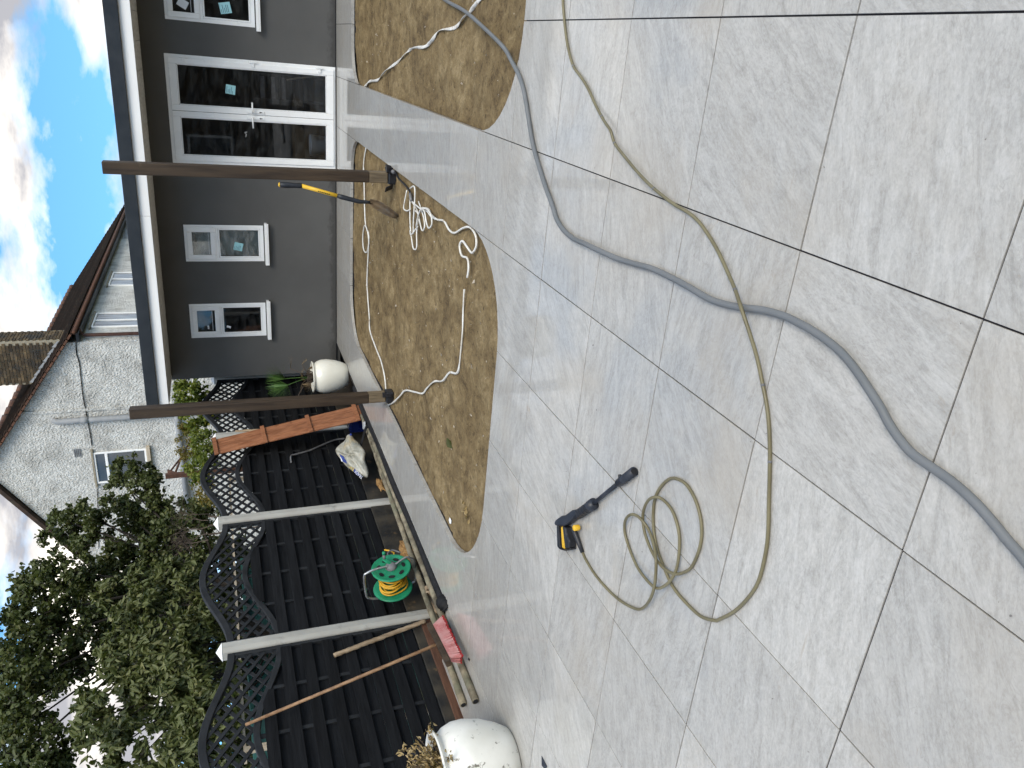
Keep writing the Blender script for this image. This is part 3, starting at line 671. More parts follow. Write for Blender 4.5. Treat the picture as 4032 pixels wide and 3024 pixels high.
def house_window(axis, a0, a1, z0, z1, split, gm, name='window', trans=None):
    W_ = MB(); P_ = MB(); p0 = .05
    def bx(mb, u0, u1, q0, q1, n0, n1):
        if axis == 'Y': mb.b(u0, u1, YH-n1, YH-n0, q0, q1)
        else: mb.b(XF+n0, XF+n1, u0, u1, q0, q1)
    for (u0, u1, q0, q1) in ((a0, a0+p0, z0, z1), (a1-p0, a1, z0, z1), (a0+p0, a1-p0, z0, z0+p0), (a0+p0, a1-p0, z1-p0, z1)): bx(W_, u0, u1, q0, q1, .0, .05)
    if trans: bx(W_, a0+p0, a1-p0, trans-.035, trans+.035, .0, .05)
    for s_ in split: bx(W_, s_-.03, s_+.03, z0+p0, z1-p0, .0, .048)
    wo = W_.build(name, 'white_upvc', hs_, bevel=.01)
    us = [a0+p0]+[q for s_ in split for q in (s_-.03, s_+.03)]+[a1-p0]
    for i in range(0, len(us), 2):
        zs = [(z0+p0, z1-p0)] if not trans else [(z0+p0, trans-.035), (trans+.035, z1-p0)]
        for q0, q1 in zs:
            m_ = MB(); bx(m_, us[i]+.004, us[i+1]-.004, q0+.004, q1-.004, .012, .02); m_.build('pane', gm, wo)
    s_ = MB(); bx(s_, a0-.08, a1+.08, z0-.10, z0-.002, 0, .10); s_.build('sill', 'pale_wood', wo, bevel=.01)
    l_ = MB(); bx(l_, a0-.1, a1+.1, z1+.003, z1+.05, 0, .07); l_.build('drip', 'mortar', wo)
    return wo
w1 = onY(193, 1045, YH); w2 = onY(325, 967, YH)
house_window('Y', w1.x, w2.x, 3.66, 4.93, [], 'dark_glass', trans=4.63)
house_window('Y', -13.75, -13.2, 3.2, 4.25, [], 'dark_glass')
house_window('X', 20.1, 21.25, 3.3, 4.74, [20.65], 'net_curtain')
house_window('X', 23.85, 25.3, 3.3, 4.70, [24.55], 'net_curtain')
house_window('X', 30.9, 33.2, 3.4, 4.66, [31.6, 32.4], 'net_curtain')
vb = onY(168, 978, YH); vbk = MB().b(vb.x-.12, vb.x+.12, YH-.012, YH, vb.z-.09, vb.z+.09).build('air_brick', 'pipe_grey', hs_)
hl = MB()
for i in range(6):
    for k in range(4): hl.b(vb.x-.105+i*.037, vb.x-.083+i*.037, YH-.015, YH-.0125, vb.z-.075+k*.04, vb.z-.05+k*.04)
hl.build('air_brick_holes', 'rubber', vbk)
v0 = onY(116, 908, YH); v1 = onY(300, 900, YH)
MB().tube([(v0.x, YH-.02, v0.z), (v0.x, YH-.10, v0.z-.08), (v0.x, YH-.10, 0)], .075, 10).build('vent_pipe', 'pipe_grey', hs_, smooth=True)
MB().tube([(v0.x, YH-.10, v0.z-.62), (v0.x, YH-.10, v0.z-.8)], .09, 10).build('pipe_collar', 'pipe_grey', hs_, smooth=True)
pz = onY(391, 980, YH).z
MB().tube([(-13, YH-.12, pz-.06), (-10.0, YH-.12, pz), (-9.2, YH-.12, pz+.03)], .075, 10).build('waste_pipe', 'pipe_grey', hs_, smooth=True)
tq = z7(0, 1200); cpts = [tq(*p) for p in ((945, 460), (950, 600), (985, 720), (1000, 850), (1015, 1000), (1030, 1130), (1060, 1280), (1090, 1450), (1130, 1650))]
tq = z7(0, 1700); cpts += [tq(*p) for p in ((1140, 170),)]
MB().tube(spline([onY(x, y, YH-.02) for x, y in cpts], 4), .011, 5).build('cable', 'rubber', hs_)
tq = z7(0, 1700); MB().tube(spline([onY(*tq(*p), YH-.02) for p in ((1205, 650), (1215, 900), (1225, 1150), (1228, 1450))], 4), .008, 5).build('cable', 'rubber', hs_)
MB().b(-9.5, -9.42, YH-.03, YH, 2, 6.35).build('render_seam', 'pebbledash', hs_)

# unseen house added behind the camera so the glass reflects something dark
bh_ = thing('added_brick_house', 'unseen brick house added behind the camera for dark reflections in the glass', 'house', (0, -6.2, 0))
MB().b(-6.5, 6.0, -14, -6.2, -.3, 2.7).build('wall', 'stock_brick', bh_)
MB().slab([(-6.9, -5.8, 2.7), (-6.9, -10, 3.6), (-6.9, -14.4, 2.7)], (13.3, 0, 0)).build('roof', 'roof_tile', bh_)
for (x0_, x1_, q0_, q1_) in ((-5.2, -3.2, .9, 2.2), (1.6, 4.4, .05, 2.2)):
    wo_ = ring(MB(), x0_, x1_, q0_, q1_, .07, -6.2, -6.13).build('window', 'white_upvc', bh_)
    MB().b(x0_+.072, x1_-.072, -6.18, -6.17, q0_+.072, q1_-.072).build('pane', 'dark_glass', wo_)

# ================================================================== FENCE
FX = -4.88; PY_ = [2.28, 4.19, 6.10, 8.02, 9.88]
pl = ['pale concrete fence post nearest the camera behind the white pot', 'pale concrete fence post with a stick leaning beside it, near the broom', 'pale concrete fence post between the hose reel and the plastic sack', 'pale concrete fence post behind the reddish slatted panel', 'pale concrete fence post beside the corner of the grey building']
for y, lb in zip(PY_, pl):
    p = thing('fence_post', lb, 'fence post', (FX, y, -.3), 'concrete fence posts')
    h_ = 1.695
    poly = [(-.05, -.06), (.04, -.06), (.062, -.03), (.062, .03), (.04, .06), (-.05, .06)]
    MB().slab([(FX+a, y+b_, -.3) for a, b_ in poly], (0, 0, h_+.3)).build('shaft', 'concrete', p, bevel=.006)
    cp = [(FX+a*1.04, y+b_*1.04, h_) for a, b_ in poly]; n_ = len(cp)
    MB().add(cp+[(FX, y, h_+.05)], [(i, (i+1) % n_, n_) for i in range(n_)]+[tuple(range(n_))[::-1]]).build('cap', 'white_fascia', p)
def panel(k, ya, yb, label):
    P_ = thing('lattice_fence', label, 'fence', (FX, (ya+yb)/2, 0.1), 'black fence panels with lattice tops')
    Lp = yb-ya; ym = (ya+yb)/2
    def prof(y, lo, hi):
        s_ = (y-ya)/Lp; return lo+(hi-lo)*(0.5-0.5*math.cos(2*math.pi*s_))
    top = lambda y: prof(y, 1.655, 1.875); low = lambda y: prof(y, 1.27, 1.50)
    def rail(fn, hgt, dep, name):
        ys = np.linspace(ya+.005, yb-.005, 33); vs = []; n_ = len(ys)
        for y in ys:
            z = fn(y)
            for dx, dz in ((-dep/2, 0), (dep/2, 0), (dep/2, -hgt), (-dep/2, -hgt)): vs.append((FX+dx, y, z+dz))
        fs = [(0, 1, 2, 3), tuple(4*(n_-1)+q for q in (3, 2, 1, 0))]
        for i in range(n_-1):
            for q in range(4): fs.append((4*i+q, 4*i+(q+1) % 4, 4*(i+1)+(q+1) % 4, 4*(i+1)+q))
        return MB().add(vs, fs).build(name, 'fence_frame', P_, bevel=.004)
    rail(top, .058, .05, 'top_rail'); rail(low, .05, .05, 'lower_rail')
    for y in (ya+.018, yb-.018):
        MB().b(FX-.02, FX+.022, y-.018, y+.018, .12, 1.62).build('stile', 'fence_frame', P_, bevel=.003)
    # lattice, two layers
    sp = 0.15
    for sg, dx in ((-1, .008), (1, -.004)):
        for q in np.arange(-0.9, Lp+1.6, sp):
            ts = np.linspace(1.2, 1.9, 60); seg_ = []
            for z in ts:
                y = ya+q+sg*(z-1.55)*1.4
                ok = ya+.03 < y < yb-.03 and low(y)-.01 < z < top(y)-.03
                if ok: seg_.append((y, z))
                elif len(seg_) > 3: break
                else: seg_ = []
            if len(seg_) > 3:
                a, b_ = seg_[0], seg_[-1]
                MB().beam((FX+dx, a[0], a[1]), (FX+dx, b_[0], b_[1]), .0095, .027).build('lattice_slat', 'fence_frame', P_)
    # boards: front ones and, between them, recessed ones
    zt = 1.245; k_ = 0
    def board(z0, z1, x, name='board'):
        # boards near the arched rail are cut by it
        ys = [y for y in np.linspace(ya+.036, yb-.036, 40) if low(y)-.045 > z0+.01]
        if len(ys) < 4: return
        zz1 = z1
        if zz1 > low(ys[0])-.04: # cut top edge to the arch
            vs = []; n_ = len(ys)
            for y in ys:
                zt_ = min(z1, low(y)-.03)
                vs += [(x-.008, y, z0), (x+.008, y, z0), (x+.008, y, zt_), (x-.008, y, zt_)]
            fs = [(0, 1, 2, 3), tuple(4*(n_-1)+q for q in (3, 2, 1, 0))]+[(4*i+q, 4*i+(q+1) % 4, 4*i+4+(q+1) % 4, 4*i+4+q) for i in range(n_-1) for q in range(4)]
            MB().add(vs, fs).build(name, 'fence_black', P_)
        else:
            MB().b(x-.008, x+.008, ya+.036, yb-.036, z0, z1).build(name, 'fence_black', P_, bevel=.002)
    z = 1.245+.17
    while z > .14:
        board(z-.088, z, FX+.017+random.uniform(-.002, .002)); board(z-.088-.086, z-.086, FX-.017); z -= .17
    for q in (1, 2, 3):
        y = ya+Lp*q/4; MB().b(FX-.0085, FX+.0085, y-.016, y+.016, .13, low(y)-.03).build('batten', 'fence_frame', P_)
    MB().b(FX-.03, FX+.03, ya+.002, yb-.002, -.25, .125).build('gravel_board', 'gravel_board', P_, bevel=.004)
pn = ['black fence panel with arched lattice top crossed by the broom handle', 'black fence panel with arched lattice top behind the green hose reel', 'black fence panel with arched lattice top behind the plastic sack', 'black fence panel with arched lattice top behind the potted palm']
for k in range(4): panel(k, PY_[k]+.055, PY_[k+1]-.055, pn[k])

# ================================================================== TIMBER POSTS
def timber_post(xc, yc, lab, h_, rot):
    p = thing('timber_post', lab, 'post', (xc, yc, -.04), 'timber pergola posts')
    Rm = rotz(rot)
    MB().box((xc, yc, .20+(h_-.20)/2), (.098, .098, h_-.20), Rm).build('shaft', 'post_wood', p, bevel=.006, seg=2)
    MB().box((xc, yc, .115), (.096, .096, .17), Rm).build('pale_foot', 'post_wood_pale', p, bevel=.006, seg=2)
    sh = MB().box((xc, yc, -.012), (.118, .118, .075), Rm)
    sh.build('shoe', 'black_plastic', p, bevel=.01, seg=2)
    return p
p1 = timber_post(-1.295, 6.05, 'brown timber post standing in front of the double doors', 2.37, 0)
for (x, y, a, s_) in ((-1.215, 5.99, .5, .075), (-1.385, 5.99, -.7, .06), (-1.23, 6.0, 1.2, .05)):
    MB().box((x, y, .02), (s_, .012, .085), rotz(a) @ Matrix.Rotation(.5, 3, 'X')).build('shoe_flap', 'black_sheet', p1, bevel=.003)
p2 = timber_post(-3.455, 5.90, 'brown weathered timber post standing left, by the slatted panel', 2.37, 0.06)
MB().box((-3.415, 5.845, .02), (.05, .012, .09), rotz(.6)).build('shoe_flap', 'black_sheet', p2)

# ================================================================== HOSES AND CABLES
def ground_tube(name, label, cat, pix, r, mat, zfun=None, per=6, n=10, zb=0.0, parent=None, part=None, twist=None, flat=1.0):
    pts = []
    for i, (x, y) in enumerate(pix):
        z = zb+r*flat+(zfun(i/(len(pix)-1)) if zfun else 0)
        pts.append(onZ(x, y, z))
    sp = spline(pts, per); tw = None
    if twist: tw = [twist*math.sin(i*.37)+twist*.8*math.sin(i*.11+1) for i in range(len(sp))]
    m_ = MB().tube(sp, r, n, flat=flat, twist=tw)
    if parent is not None: return m_.build(part, mat, parent, smooth=True), sp
    o = m_.build(name, mat, None, smooth=True); return (tag(o, label, cat) if label else o), sp
G1 = [(940, -22), (961.8, 0), (1003.5, 23.8), (1045, 59.5), (1086.9, 101), (1104.7, 131), (1122.6, 166.7), (1134, 208), (1146, 283), (1155, 327), (1176, 396), (1194, 446), (1203, 474), (1219, 498.5), (1240, 516), (1264, 526.7), (1295, 541.6), (1335, 559), (1371, 570), (1410, 581), (1456, 602.6), (1493, 623), (1529, 644), (1561.5, 656), (1600, 664), (1648, 670), (1692, 682), (1722, 696), (1755, 714), (1791.8, 739.5), (1821.5, 766), (1851, 802), (1875, 837.7), (1902, 880), (1919.7, 913.5), (1943.6, 949), (1970, 979), (2009, 1007), (2053.7, 1038.5), (2098, 1077), (2137, 1119), (2175.7, 1166.5), (2212, 1208), (2262, 1275)]
ground_tube('grey_hose', 'thick grey hose snaking across the slabs from the right sand bed to the lower corner', 'hose', G1, .0115, 'grey_hose', zfun=lambda t: .002+.012*math.exp(-((t-.36)/.03)**2)-.035*max(0, 1-t/.11) if t < .11 else .002+.012*math.exp(-((t-.36)/.03)**2), n=14, per=7)
q0 = z12(2000, 1700)
O1 = [(1215.2, -20), (1215.6, 0), (1217.7, 29.8), (1222, 71.4), (1228, 107), (1238.5, 142.8), (1255, 166.7), (1269.8, 190.5), (1287.7, 229), (1305.5, 262), (1319, 282.7), (1327.8, 309.5), (1350, 339), (1380, 375), (1412.7, 407.7), (1454, 440), (1484, 457.5), (1508, 477.6), (1531.7, 510), (1552.5, 546), (1573, 590.7), (1588, 626), (1603, 671), (1621, 724.6), (1635.8, 775), (1647.8, 831.7), (1656.7, 879), (1661.7, 930), (1663, 997), (1661, 1086), (1658.5, 1160.5), (1650, 1214), (1637, 1258.7), (1616, 1291.5), (1586, 1321), (1553.7, 1338)]
O2 = [(1500, 1370), (1400, 1340), (1300, 1250), (1200, 1130), (1130, 980), (1080, 840), (1055, 680), (1060, 520), (1095, 420), (1160, 350), (1220, 340), (1300, 390), (1370, 520), (1405, 680), (1395, 830), (1340, 970), (1280, 1020), (1200, 1030), (1110, 970), (1040, 860), (990, 720), (980, 600), (1010, 510), (1060, 475), (1120, 490), (1190, 570), (1235, 700), (1245, 830), (1225, 990), (1170, 1090), (1100, 1135), (1040, 1110), (950, 1000), (890, 870), (850, 740), (850, 650), (890, 602), (950, 620), (1020, 710), (1060, 830), (1075, 950), (1065, 1110), (1030, 1220), (970, 1285), (900, 1275), (800, 1215), (700, 1120), (620, 1020), (560, 920), (540, 872)]
OL = O1+[q0(x, y) for x, y in O2]; nO = len(O1); nT = len(OL)
def oz(t):
    i = t*(nT-1); z = .001
    z += .030*math.exp(-((i-22)/1.6)**2)            # over the grey hose
    z += .012*math.exp(-((i-9.5)/1.2)**2)+.010*math.exp(-((i-13)/1.5)**2)
    for c_, h_ in ((nO+3.5, .0), (nO+17.5, .016), (nO+19.5, .022), (nO+22.5, .03), (nO+29, .02), (nO+31, .016), (nO+36.5, .034), (nO+40, .035), (nO+42, .02)):
        z += h_*math.exp(-((i-c_)/1.3)**2)
    return z
oh = thing('pressure_hose', 'thin olive pressure washer hose lying in loops and leading to the spray gun', 'hose', tuple(onZ(*OL[nO], 0)))
_, osp = ground_tube('', '', '', OL, .0061, 'olive_hose', zfun=oz, per=6, n=10, parent=oh, part='tube')
for i in (30, 52, 66, 84, 126, 150, 168):
    a, b_ = osp[i], osp[i+1]; d_ = (b_-a).normalized()
    MB().tube([a-d_*.004, a+d_*.004], .0066, 10).build('clip_mark', 'dull_grey', oh, smooth=True)
# spray gun
gun = thing('spray_gun', 'black spray gun with yellow trigger lying on the wet slabs', 'spray gun', tuple(onZ(*q0(450, 640), 0)))
def gp(x, y, z): return onZ(*q0(x, y), z)
def gpoly(pts, z0, z1): return MB().slab([gp(x, y, z0) for x, y in pts], (0, 0, z1-z0))
gpoly([(388, 655), (400, 632), (440, 603), (470, 598), (520, 560), (548, 560), (556, 592), (500, 650), (478, 668), (455, 678), (398, 676)], .003, .046).build('body', 'navy_plastic', gun, bevel=.009, seg=3)
gpoly([(396, 676), (412, 676), (412, 720), (420, 825), (438, 842), (470, 846), (497, 838), (497, 852), (462, 860), (418, 848), (401, 826)], .006, .04).build('guard', 'black_plastic', gun, bevel=.006, seg=2)
gpoly([(446, 676), (468, 690), (476, 742), (498, 784), (497, 840), (466, 842), (456, 760)], .004, .044).build('grip', 'black_plastic', gun, bevel=.008, seg=3)
gpoly([(417, 684), (437, 684), (444, 740), (458, 836), (440, 846), (425, 836), (419, 740)], .01, .036).build('trigger', 'yellow_plastic', gun, bevel=.006, seg=2)
a, b_ = gp(505, 605, .024), gp(622, 522, .024)
MB().tube([a, a.lerp(b_, .1), a.lerp(b_, .75), a.lerp(b_, .8), b_], [.021, .023, .023, .0265, .0265], 18).build('front_grip', 'navy_plastic', gun, smooth=True)
for t_ in (.2, .35, .5, .65):
    c_ = a.lerp(b_, t_); d_ = (b_-a).normalized(); MB().tube([c_-d_*.003, c_+d_*.003], .0242, 18).build('grip_ring', 'black_plastic', gun, smooth=True)
MB().tube([gp(612, 528, .022), gp(800, 374, .019)], .0095, 12).build('barrel', 'navy_plastic', gun, smooth=True)
a, b_ = gp(792, 380, .02), gp(915, 288, .019)
MB().tube([a, a.lerp(b_, .1), a.lerp(b_, .35), a.lerp(b_, .38), a.lerp(b_, .45), a.lerp(b_, 1)], [.012, .0175, .0185, .021, .0185, .0195], 18).build('nozzle', 'navy_plastic', gun, smooth=True)
d_ = (b_-a).normalized(); MB().tube([b_+d_*.0005, b_+d_*.001], .014, 14).build('nozzle_bore', 'rubber', gun)
c_ = gp(812, 326, .03); MB().box(c_, (.02, .014, .012), rotz(.6)).build('nozzle_tab', 'black_plastic', gun, bevel=.003)
c_ = gp(497, 697, .03); MB().lathe([(0, -.016), (.012, -.016), (.0145, -.012), (.0145, .012), (.011, .016), (0, .016)], c_, 16).build('lock_knob', 'yellow_plastic', gun, smooth=True)
MB().tube([gp(474, 700, .022), gp(488, 735, .02), gp(512, 800, .014), gp(541, 876, .009)], [.013, .0125, .0115, .0095], 12).build('hose_socket', 'black_plastic', gun, smooth=True)

# white cables on the sand
SZ = -0.042
C0 = [(786, 190), (790.7, 184.5), (798, 175.6), (816, 172.6), (833.9, 151.8), (857.7, 135), (878.5, 113), (893, 104), (917, 101), (932, 89), (950, 65.5), (982.7, 59.5), (1000.5, 38.7), (1018.4, 20.8), (1036, 0), (1060, -20)]
ground_tube('white_cable', 'twisted white flat cable lying across the right sand bed', 'cable', C0, .0125, 'white_cable', zb=SZ, n=8, per=8, twist=.8, flat=.28, zfun=lambda t: .006)
C1 = [(788, 308), (790.7, 318.4), (787.8, 336), (785.5, 360), (786.9, 398.8), (787.8, 446), (790, 485), (796.5, 505), (796.5, 528), (792, 545), (785.5, 538), (784, 510), (788, 487), (794, 500), (797, 522), (796, 540), (793, 605.5), (794.6, 641), (798, 686), (799.7, 715.6), (813, 754), (823.5, 781), (831, 814), (834, 843.6), (836, 856)]
ground_tube('white_cable', 'white cable along the far edge of the left sand bed, coiled once', 'cable', C1, .0078, 'white_cable', zb=SZ, n=8, per=6, zfun=lambda t: .006+.012*math.exp(-((t-.5)/.05)**2))
C2 = [(836.9, 875.8), (848.8, 870), (863.6, 855.5), (875.5, 843.6), (896, 846.6), (912.7, 849.6), (923, 837.7), (938, 824), (956, 822.8), (970.8, 805), (987, 806), (993, 784), (999, 721.6), (1000.5, 671), (1003.5, 625)]
ground_tube('white_cable', 'white wavy cable on the left sand bed starting at the left timber post', 'cable', C2, .0092, 'white_cable', zb=SZ, n=8, per=7, zfun=lambda t: .006, twist=.7, flat=.6)
cb_ = thing('cable_bundle', 'bundle of looped white cable on the sand with a black lead', 'cable', tuple(onZ(892, 460, SZ)))
C3 = [(1009.5, 599.6), (1012.4, 578.8), (1009.5, 558), (997.6, 552), (993, 531), (999, 520.7), (1009.5, 534), (1020, 546), (1029, 531), (1027, 507), (1015, 491), (1000.5, 492.5), (982.7, 503), (970.8, 497), (959, 477.6), (944, 474), (932, 464), (925, 452), (912, 449)]
ground_tube('', '', '', C3, .0078, 'white_cable', zb=SZ, n=8, per=6, zfun=lambda t: .006, parent=cb_, part='trailing_end')
b7 = z7(1050, 550)
loops = [[(1785, 750), (1785, 1000), (1795, 1150), (1820, 1330), (1842, 1365), (1868, 1335), (1868, 1150), (1890, 950), (1850, 880)],
 [(1745, 630), (1712, 800), (1708, 860), (1745, 885), (1790, 865)],
 [(1785, 605), (1830, 578), (1846, 640), (1840, 800), (1828, 1000), (1825, 1170)],
 [(1800, 760), (1840, 820), (1880, 900), (1930, 1120), (1965, 1090), (1960, 1000), (1930, 880), (1890, 770)],
 [(1880, 1080), (1800, 1180), (1785, 1130)],
 [(1810, 770), (1900, 850), (1960, 890), (1990, 1040), (2020, 1100), (2055, 1050), (2045, 940), (2000, 870), (1930, 860), (1890, 930), (1860, 1080)],
 [(1960, 880), (2000, 895), (2040, 950), (2100, 990)]]
for i, lp in enumerate(loops):
    ground_tube('', '', '', [b7(*p) for p in lp], .0062, 'white_cable', zb=SZ+.004+.011*(i % 3), n=8, per=7, zfun=lambda t, i=i: .006+.012*math.sin(math.pi*t), parent=cb_, part='loop')
ground_tube('', '', '', [b7(*p) for p in ((1560, 385), (1600, 400), (1640, 480), (1720, 560), (1790, 660), (1812, 745))], .0085, 'black_plastic', zb=SZ, n=8, zfun=lambda t: .012, parent=cb_, part='black_lead')
ground_tube('', '', '', [b7(*p) for p in ((1785, 670), (1800, 760))], .014, 'dull_grey', zb=SZ, n=8, zfun=lambda t: .016, parent=cb_, part='connector')
ground_tube('', '', '', [b7(*p) for p in ((1530, 395), (1585, 400))], .02, 'dull_grey', zb=SZ, n=8, zfun=lambda t: .012, parent=cb_, part='junction')

# ================================================================== SHOVEL
tip = onZ(864, 470, -.05); grip = onX(606, 399.5, -1.385); soc = onY(798, 434.5, 0)
ax = None
d1 = ray(738, 425); d2 = ray(775.6, 435)
# shaft direction: straight line from the grip through the pixels of the socket, in the plane that contains the tip
nrm = (grip-tip).cross(Vector((1, .25, 0))).normalized()
sA = onP(652, 401.5, tip, nrm); sB = onP(738, 425.5, tip, nrm); sC = onP(776, 435.5, tip, nrm); sD = onP(800, 437, tip, nrm); gE = onP(604, 399, tip, nrm)
sh = thing('shovel', 'shovel with yellow shaft and black grip leaning on the timber post, blade in the sand', 'shovel', tuple(tip))
MB().tube([sA.lerp(sB, -.02), sB], .0175, 14).build('shaft', 'yellow_plastic', sh, smooth=True)
gd = (sA-gE)
MB().tube([gE, gE+gd*.08, gE+gd*.3, gE+gd*.7, gE+gd*.95, sA], [.018, .024, .0255, .021, .0215, .021], 14).build('grip', 'black_plastic', sh, smooth=True)
MB().tube([gE-gd*.06, gE-gd*.03, gE+gd*.015], [.010, .019, .021], 14).build('grip_cap', 'yellow_plastic', sh, smooth=True)
MB().tube([sB.lerp(sC, -.25), sB.lerp(sC, .02), sC, sC.lerp(sD, .7), sD], [.0185, .0225, .019, .016, .012], 14).build('socket', 'black_plastic', sh, smooth=True)
q = (sB-sA).normalized(); side = nrm.cross(q).normalized()
lt = MB().box(sA.lerp(sB, .66)+nrm*.0176*(-1 if nrm.y > 0 else 1), (.001, .001, .001)); 
bz = z7(1050, 550); bl = [(1262, 742), (1305, 735), (1380, 755), (1450, 790), (1560, 865), (1652, 942), (1612, 985), (1540, 965), (1400, 890), (1268, 800)]
bpts = [onP(*bz(*p), tip, nrm) for p in bl]; cen = sum(bpts, Vector())/len(bpts)
outn = nrm if nrm.dot(CAM-cen) > 0 else -nrm
ax2 = (tip-sD).normalized(); vw = (CAM-cen).normalized(); n2 = (vw-ax2*vw.dot(ax2)).normalized(); outn = n2
left = [(1262, 800), (1330, 850), (1400, 890), (1470, 932), (1540, 966), (1612, 985)]; right = [(1290, 735), (1380, 752), (1450, 790), (1520, 838), (1590, 890), (1654, 942)]
vs = []; nc_ = 9
for i in range(6):
    a = onP(*bz(*left[i]), tip, n2); b_ = onP(*bz(*right[i]), tip, n2)
    for k in range(nc_):
        t_ = k/(nc_-1); vs.append(a.lerp(b_, t_)-outn*(.045*math.sin(math.pi*t_)*(1-.6*i/5))+outn*.01)
fs = [(i*nc_+k, i*nc_+k+1, (i+1)*nc_+k+1, (i+1)*nc_+k) for i in range(5) for k in range(nc_-1)]
bo = MB().add(vs, fs).build('blade', 'shovel_steel', sh, smooth=True); so = bo.modifiers.new('s', 'SOLIDIFY'); so.thickness = .003
# worn lettering on the shaft
def text_part(txt, size, mat, parent, M, name='lettering', sx=1.0):
    cu = bpy.data.curves.new('t', 'FONT'); cu.body = txt; cu.size = size; cu.extrude = .0004; cu.align_x = 'CENTER'; cu.align_y = 'CENTER'
    to = bpy.data.objects.new('t', cu); COL.objects.link(to); bpy.context.view_layer.update()
    me = bpy.data.meshes.new_from_object(to.evaluated_get(bpy.context.evaluated_depsgraph_get())); bpy.data.objects.remove(to)
    me.transform(M); me.materials.clear(); return place(name, me, mat, parent)
tc_ = (CAM-sA.lerp(sB, .6)).normalized(); ux = q; uz = (tc_-ux*tc_.dot(ux)).normalized(); uy = uz.cross(ux)
mk = MB()
for k in range(7):
    c_ = sA.lerp(sB, .42+k*.045)+uz*.0172-uy*.006; mk.box(c_, (.011, .008, .0015), Matrix((ux, uy, uz)).transposed())
mk.build('worn_lettering', 'rubber', sh)

# ================================================================== POTS AND PLANTS
POT = [(0, .0), (.60, .0), (.66, .02), (.80, .16), (.93, .36), (1.0, .58), (.99, .72), (.92, .84), (.835, .90), (.80, .935), (.86, .965), (.915, .985), (.92, 1.0), (.88, 1.01), (.79, .985), (.74, .93), (.74, .86), (0, .86)]
def pot(name, label, c, r, h_, mat):
    p = thing(name, label, 'plant pot', c)
    MB().lathe([(a*r, z*h_) for a, z in POT[:-2]], c, 56).build('body', mat, p, smooth=True)
    MB().lathe([(.775*r, .90*h_), (.4*r, .93*h_), (0, .92*h_)], c, 24).build('compost', 'compost', p, smooth=True)
    return p
pb = (-4.30, 8.46, 0)
pot('plant_pot', 'round cream glazed pot with a fan palm, in front of the grey wall', pb, .225, .46, 'cream_glaze')
pn_ = (-4.20, 2.02, 0)
pot('plant_pot', 'big worn white pot at the bottom left corner with a withered plant', pn_, .295, .485, 'worn_paint')
# fan palm
pm_ = thing('fan_palm', 'small fan palm with two green fans and withered brown fans', 'palm', (pb[0], pb[1], .42))
stem = MB()
for k in range(26):
    a = rng.uniform(0, 6.28); rr = rng.uniform(.0, .05); stem.tube([(pb[0]+rr*math.cos(a), pb[1]+rr*math.sin(a), .41), (pb[0]+(rr+.05)*math.cos(a+.3), pb[1]+(rr+.05)*math.sin(a+.3), .50+rng.uniform(0, .06))], .008, 5)
stem.build('trunk', 'dry_twig', pm_)
def fan(c, d, L, n, spread, mat, droop, W, nm='fan'):
    d = Vector(d).normalized(); vw = (CAM-Vector(c)).normalized(); sd_ = d.cross(vw).normalized(); nr = sd_.cross(d)
    st_ = Vector((pb[0], pb[1], .46)); pt = MB().tube(spline([st_, st_.lerp(Vector(c), .5)+Vector((0, 0, .02)), Vector(c)], 5), .005, 6); po = pt.build('stalk', 'palm_leaf' if mat == 'palm_leaf' else 'dry_twig', pm_)
    if mat == 'palm_leaf': shade_attr(po, .3, .6)
    m_ = MB()
    for k in range(n):
        a = spread*(k/(n-1)-.5); dd = d*math.cos(a)+sd_*math.sin(a)+nr*rng.uniform(-.12, .12)
        ribbon_leaf(m_, c, dd, L*rng.uniform(.85, 1.1)*(1-.18*abs(a)), W, droop)
    o = m_.build(nm, mat, pm_, smooth=True); shade_attr(o, .1, .9)
def pp(x, y, dy=0): return onY(x, y, pb[1]+dy)
b6 = z7(950, 1350, 600)
fan(pp(*b6(640, 520)), pp(*b6(420, 350))-pp(*b6(640, 520)), .30, 30, 1.6, 'palm_leaf', .12, .020)
fan(pp(*b6(680, 610), -.06), pp(*b6(450, 790))-pp(*b6(680, 610)), .32, 38, 2.3, 'palm_leaf', .2, .020)
fan(pp(*b6(710, 370), .02), pp(*b6(690, 120))-pp(*b6(710, 370)), .18, 14, .55, 'dry_leaf', .1, .012, 'withered_fan')
fan(pp(*b6(880, 310), .02), pp(*b6(985, 170))-pp(*b6(880, 310)), .12, 8, .4, 'dry_leaf', .2, .010, 'withered_fan')
fan(pp(*b6(880, 600), -.14), pp(*b6(985, 700))-pp(*b6(880, 600)), .17, 34, 2.2, 'dry_leaf', .9, .012, 'withered_fan')
fan(pp(*b6(960, 390), .05), pp(*b6(1130, 290))-pp(*b6(960, 390)), .18, 12, .5, 'dry_leaf', .3, .014, 'withered_fan')
fan(pp(*b6(830, 760), -.1), pp(*b6(950, 960))-pp(*b6(830, 760)), .17, 12, .9, 'dry_leaf', .4, .012, 'withered_fan')
fan(pp(*b6(900, 470), -.05), Vector((.1, -.3, .3)), .12, 26, 3.0, 'dry_leaf', 1.2, .012, 'withered_fan')
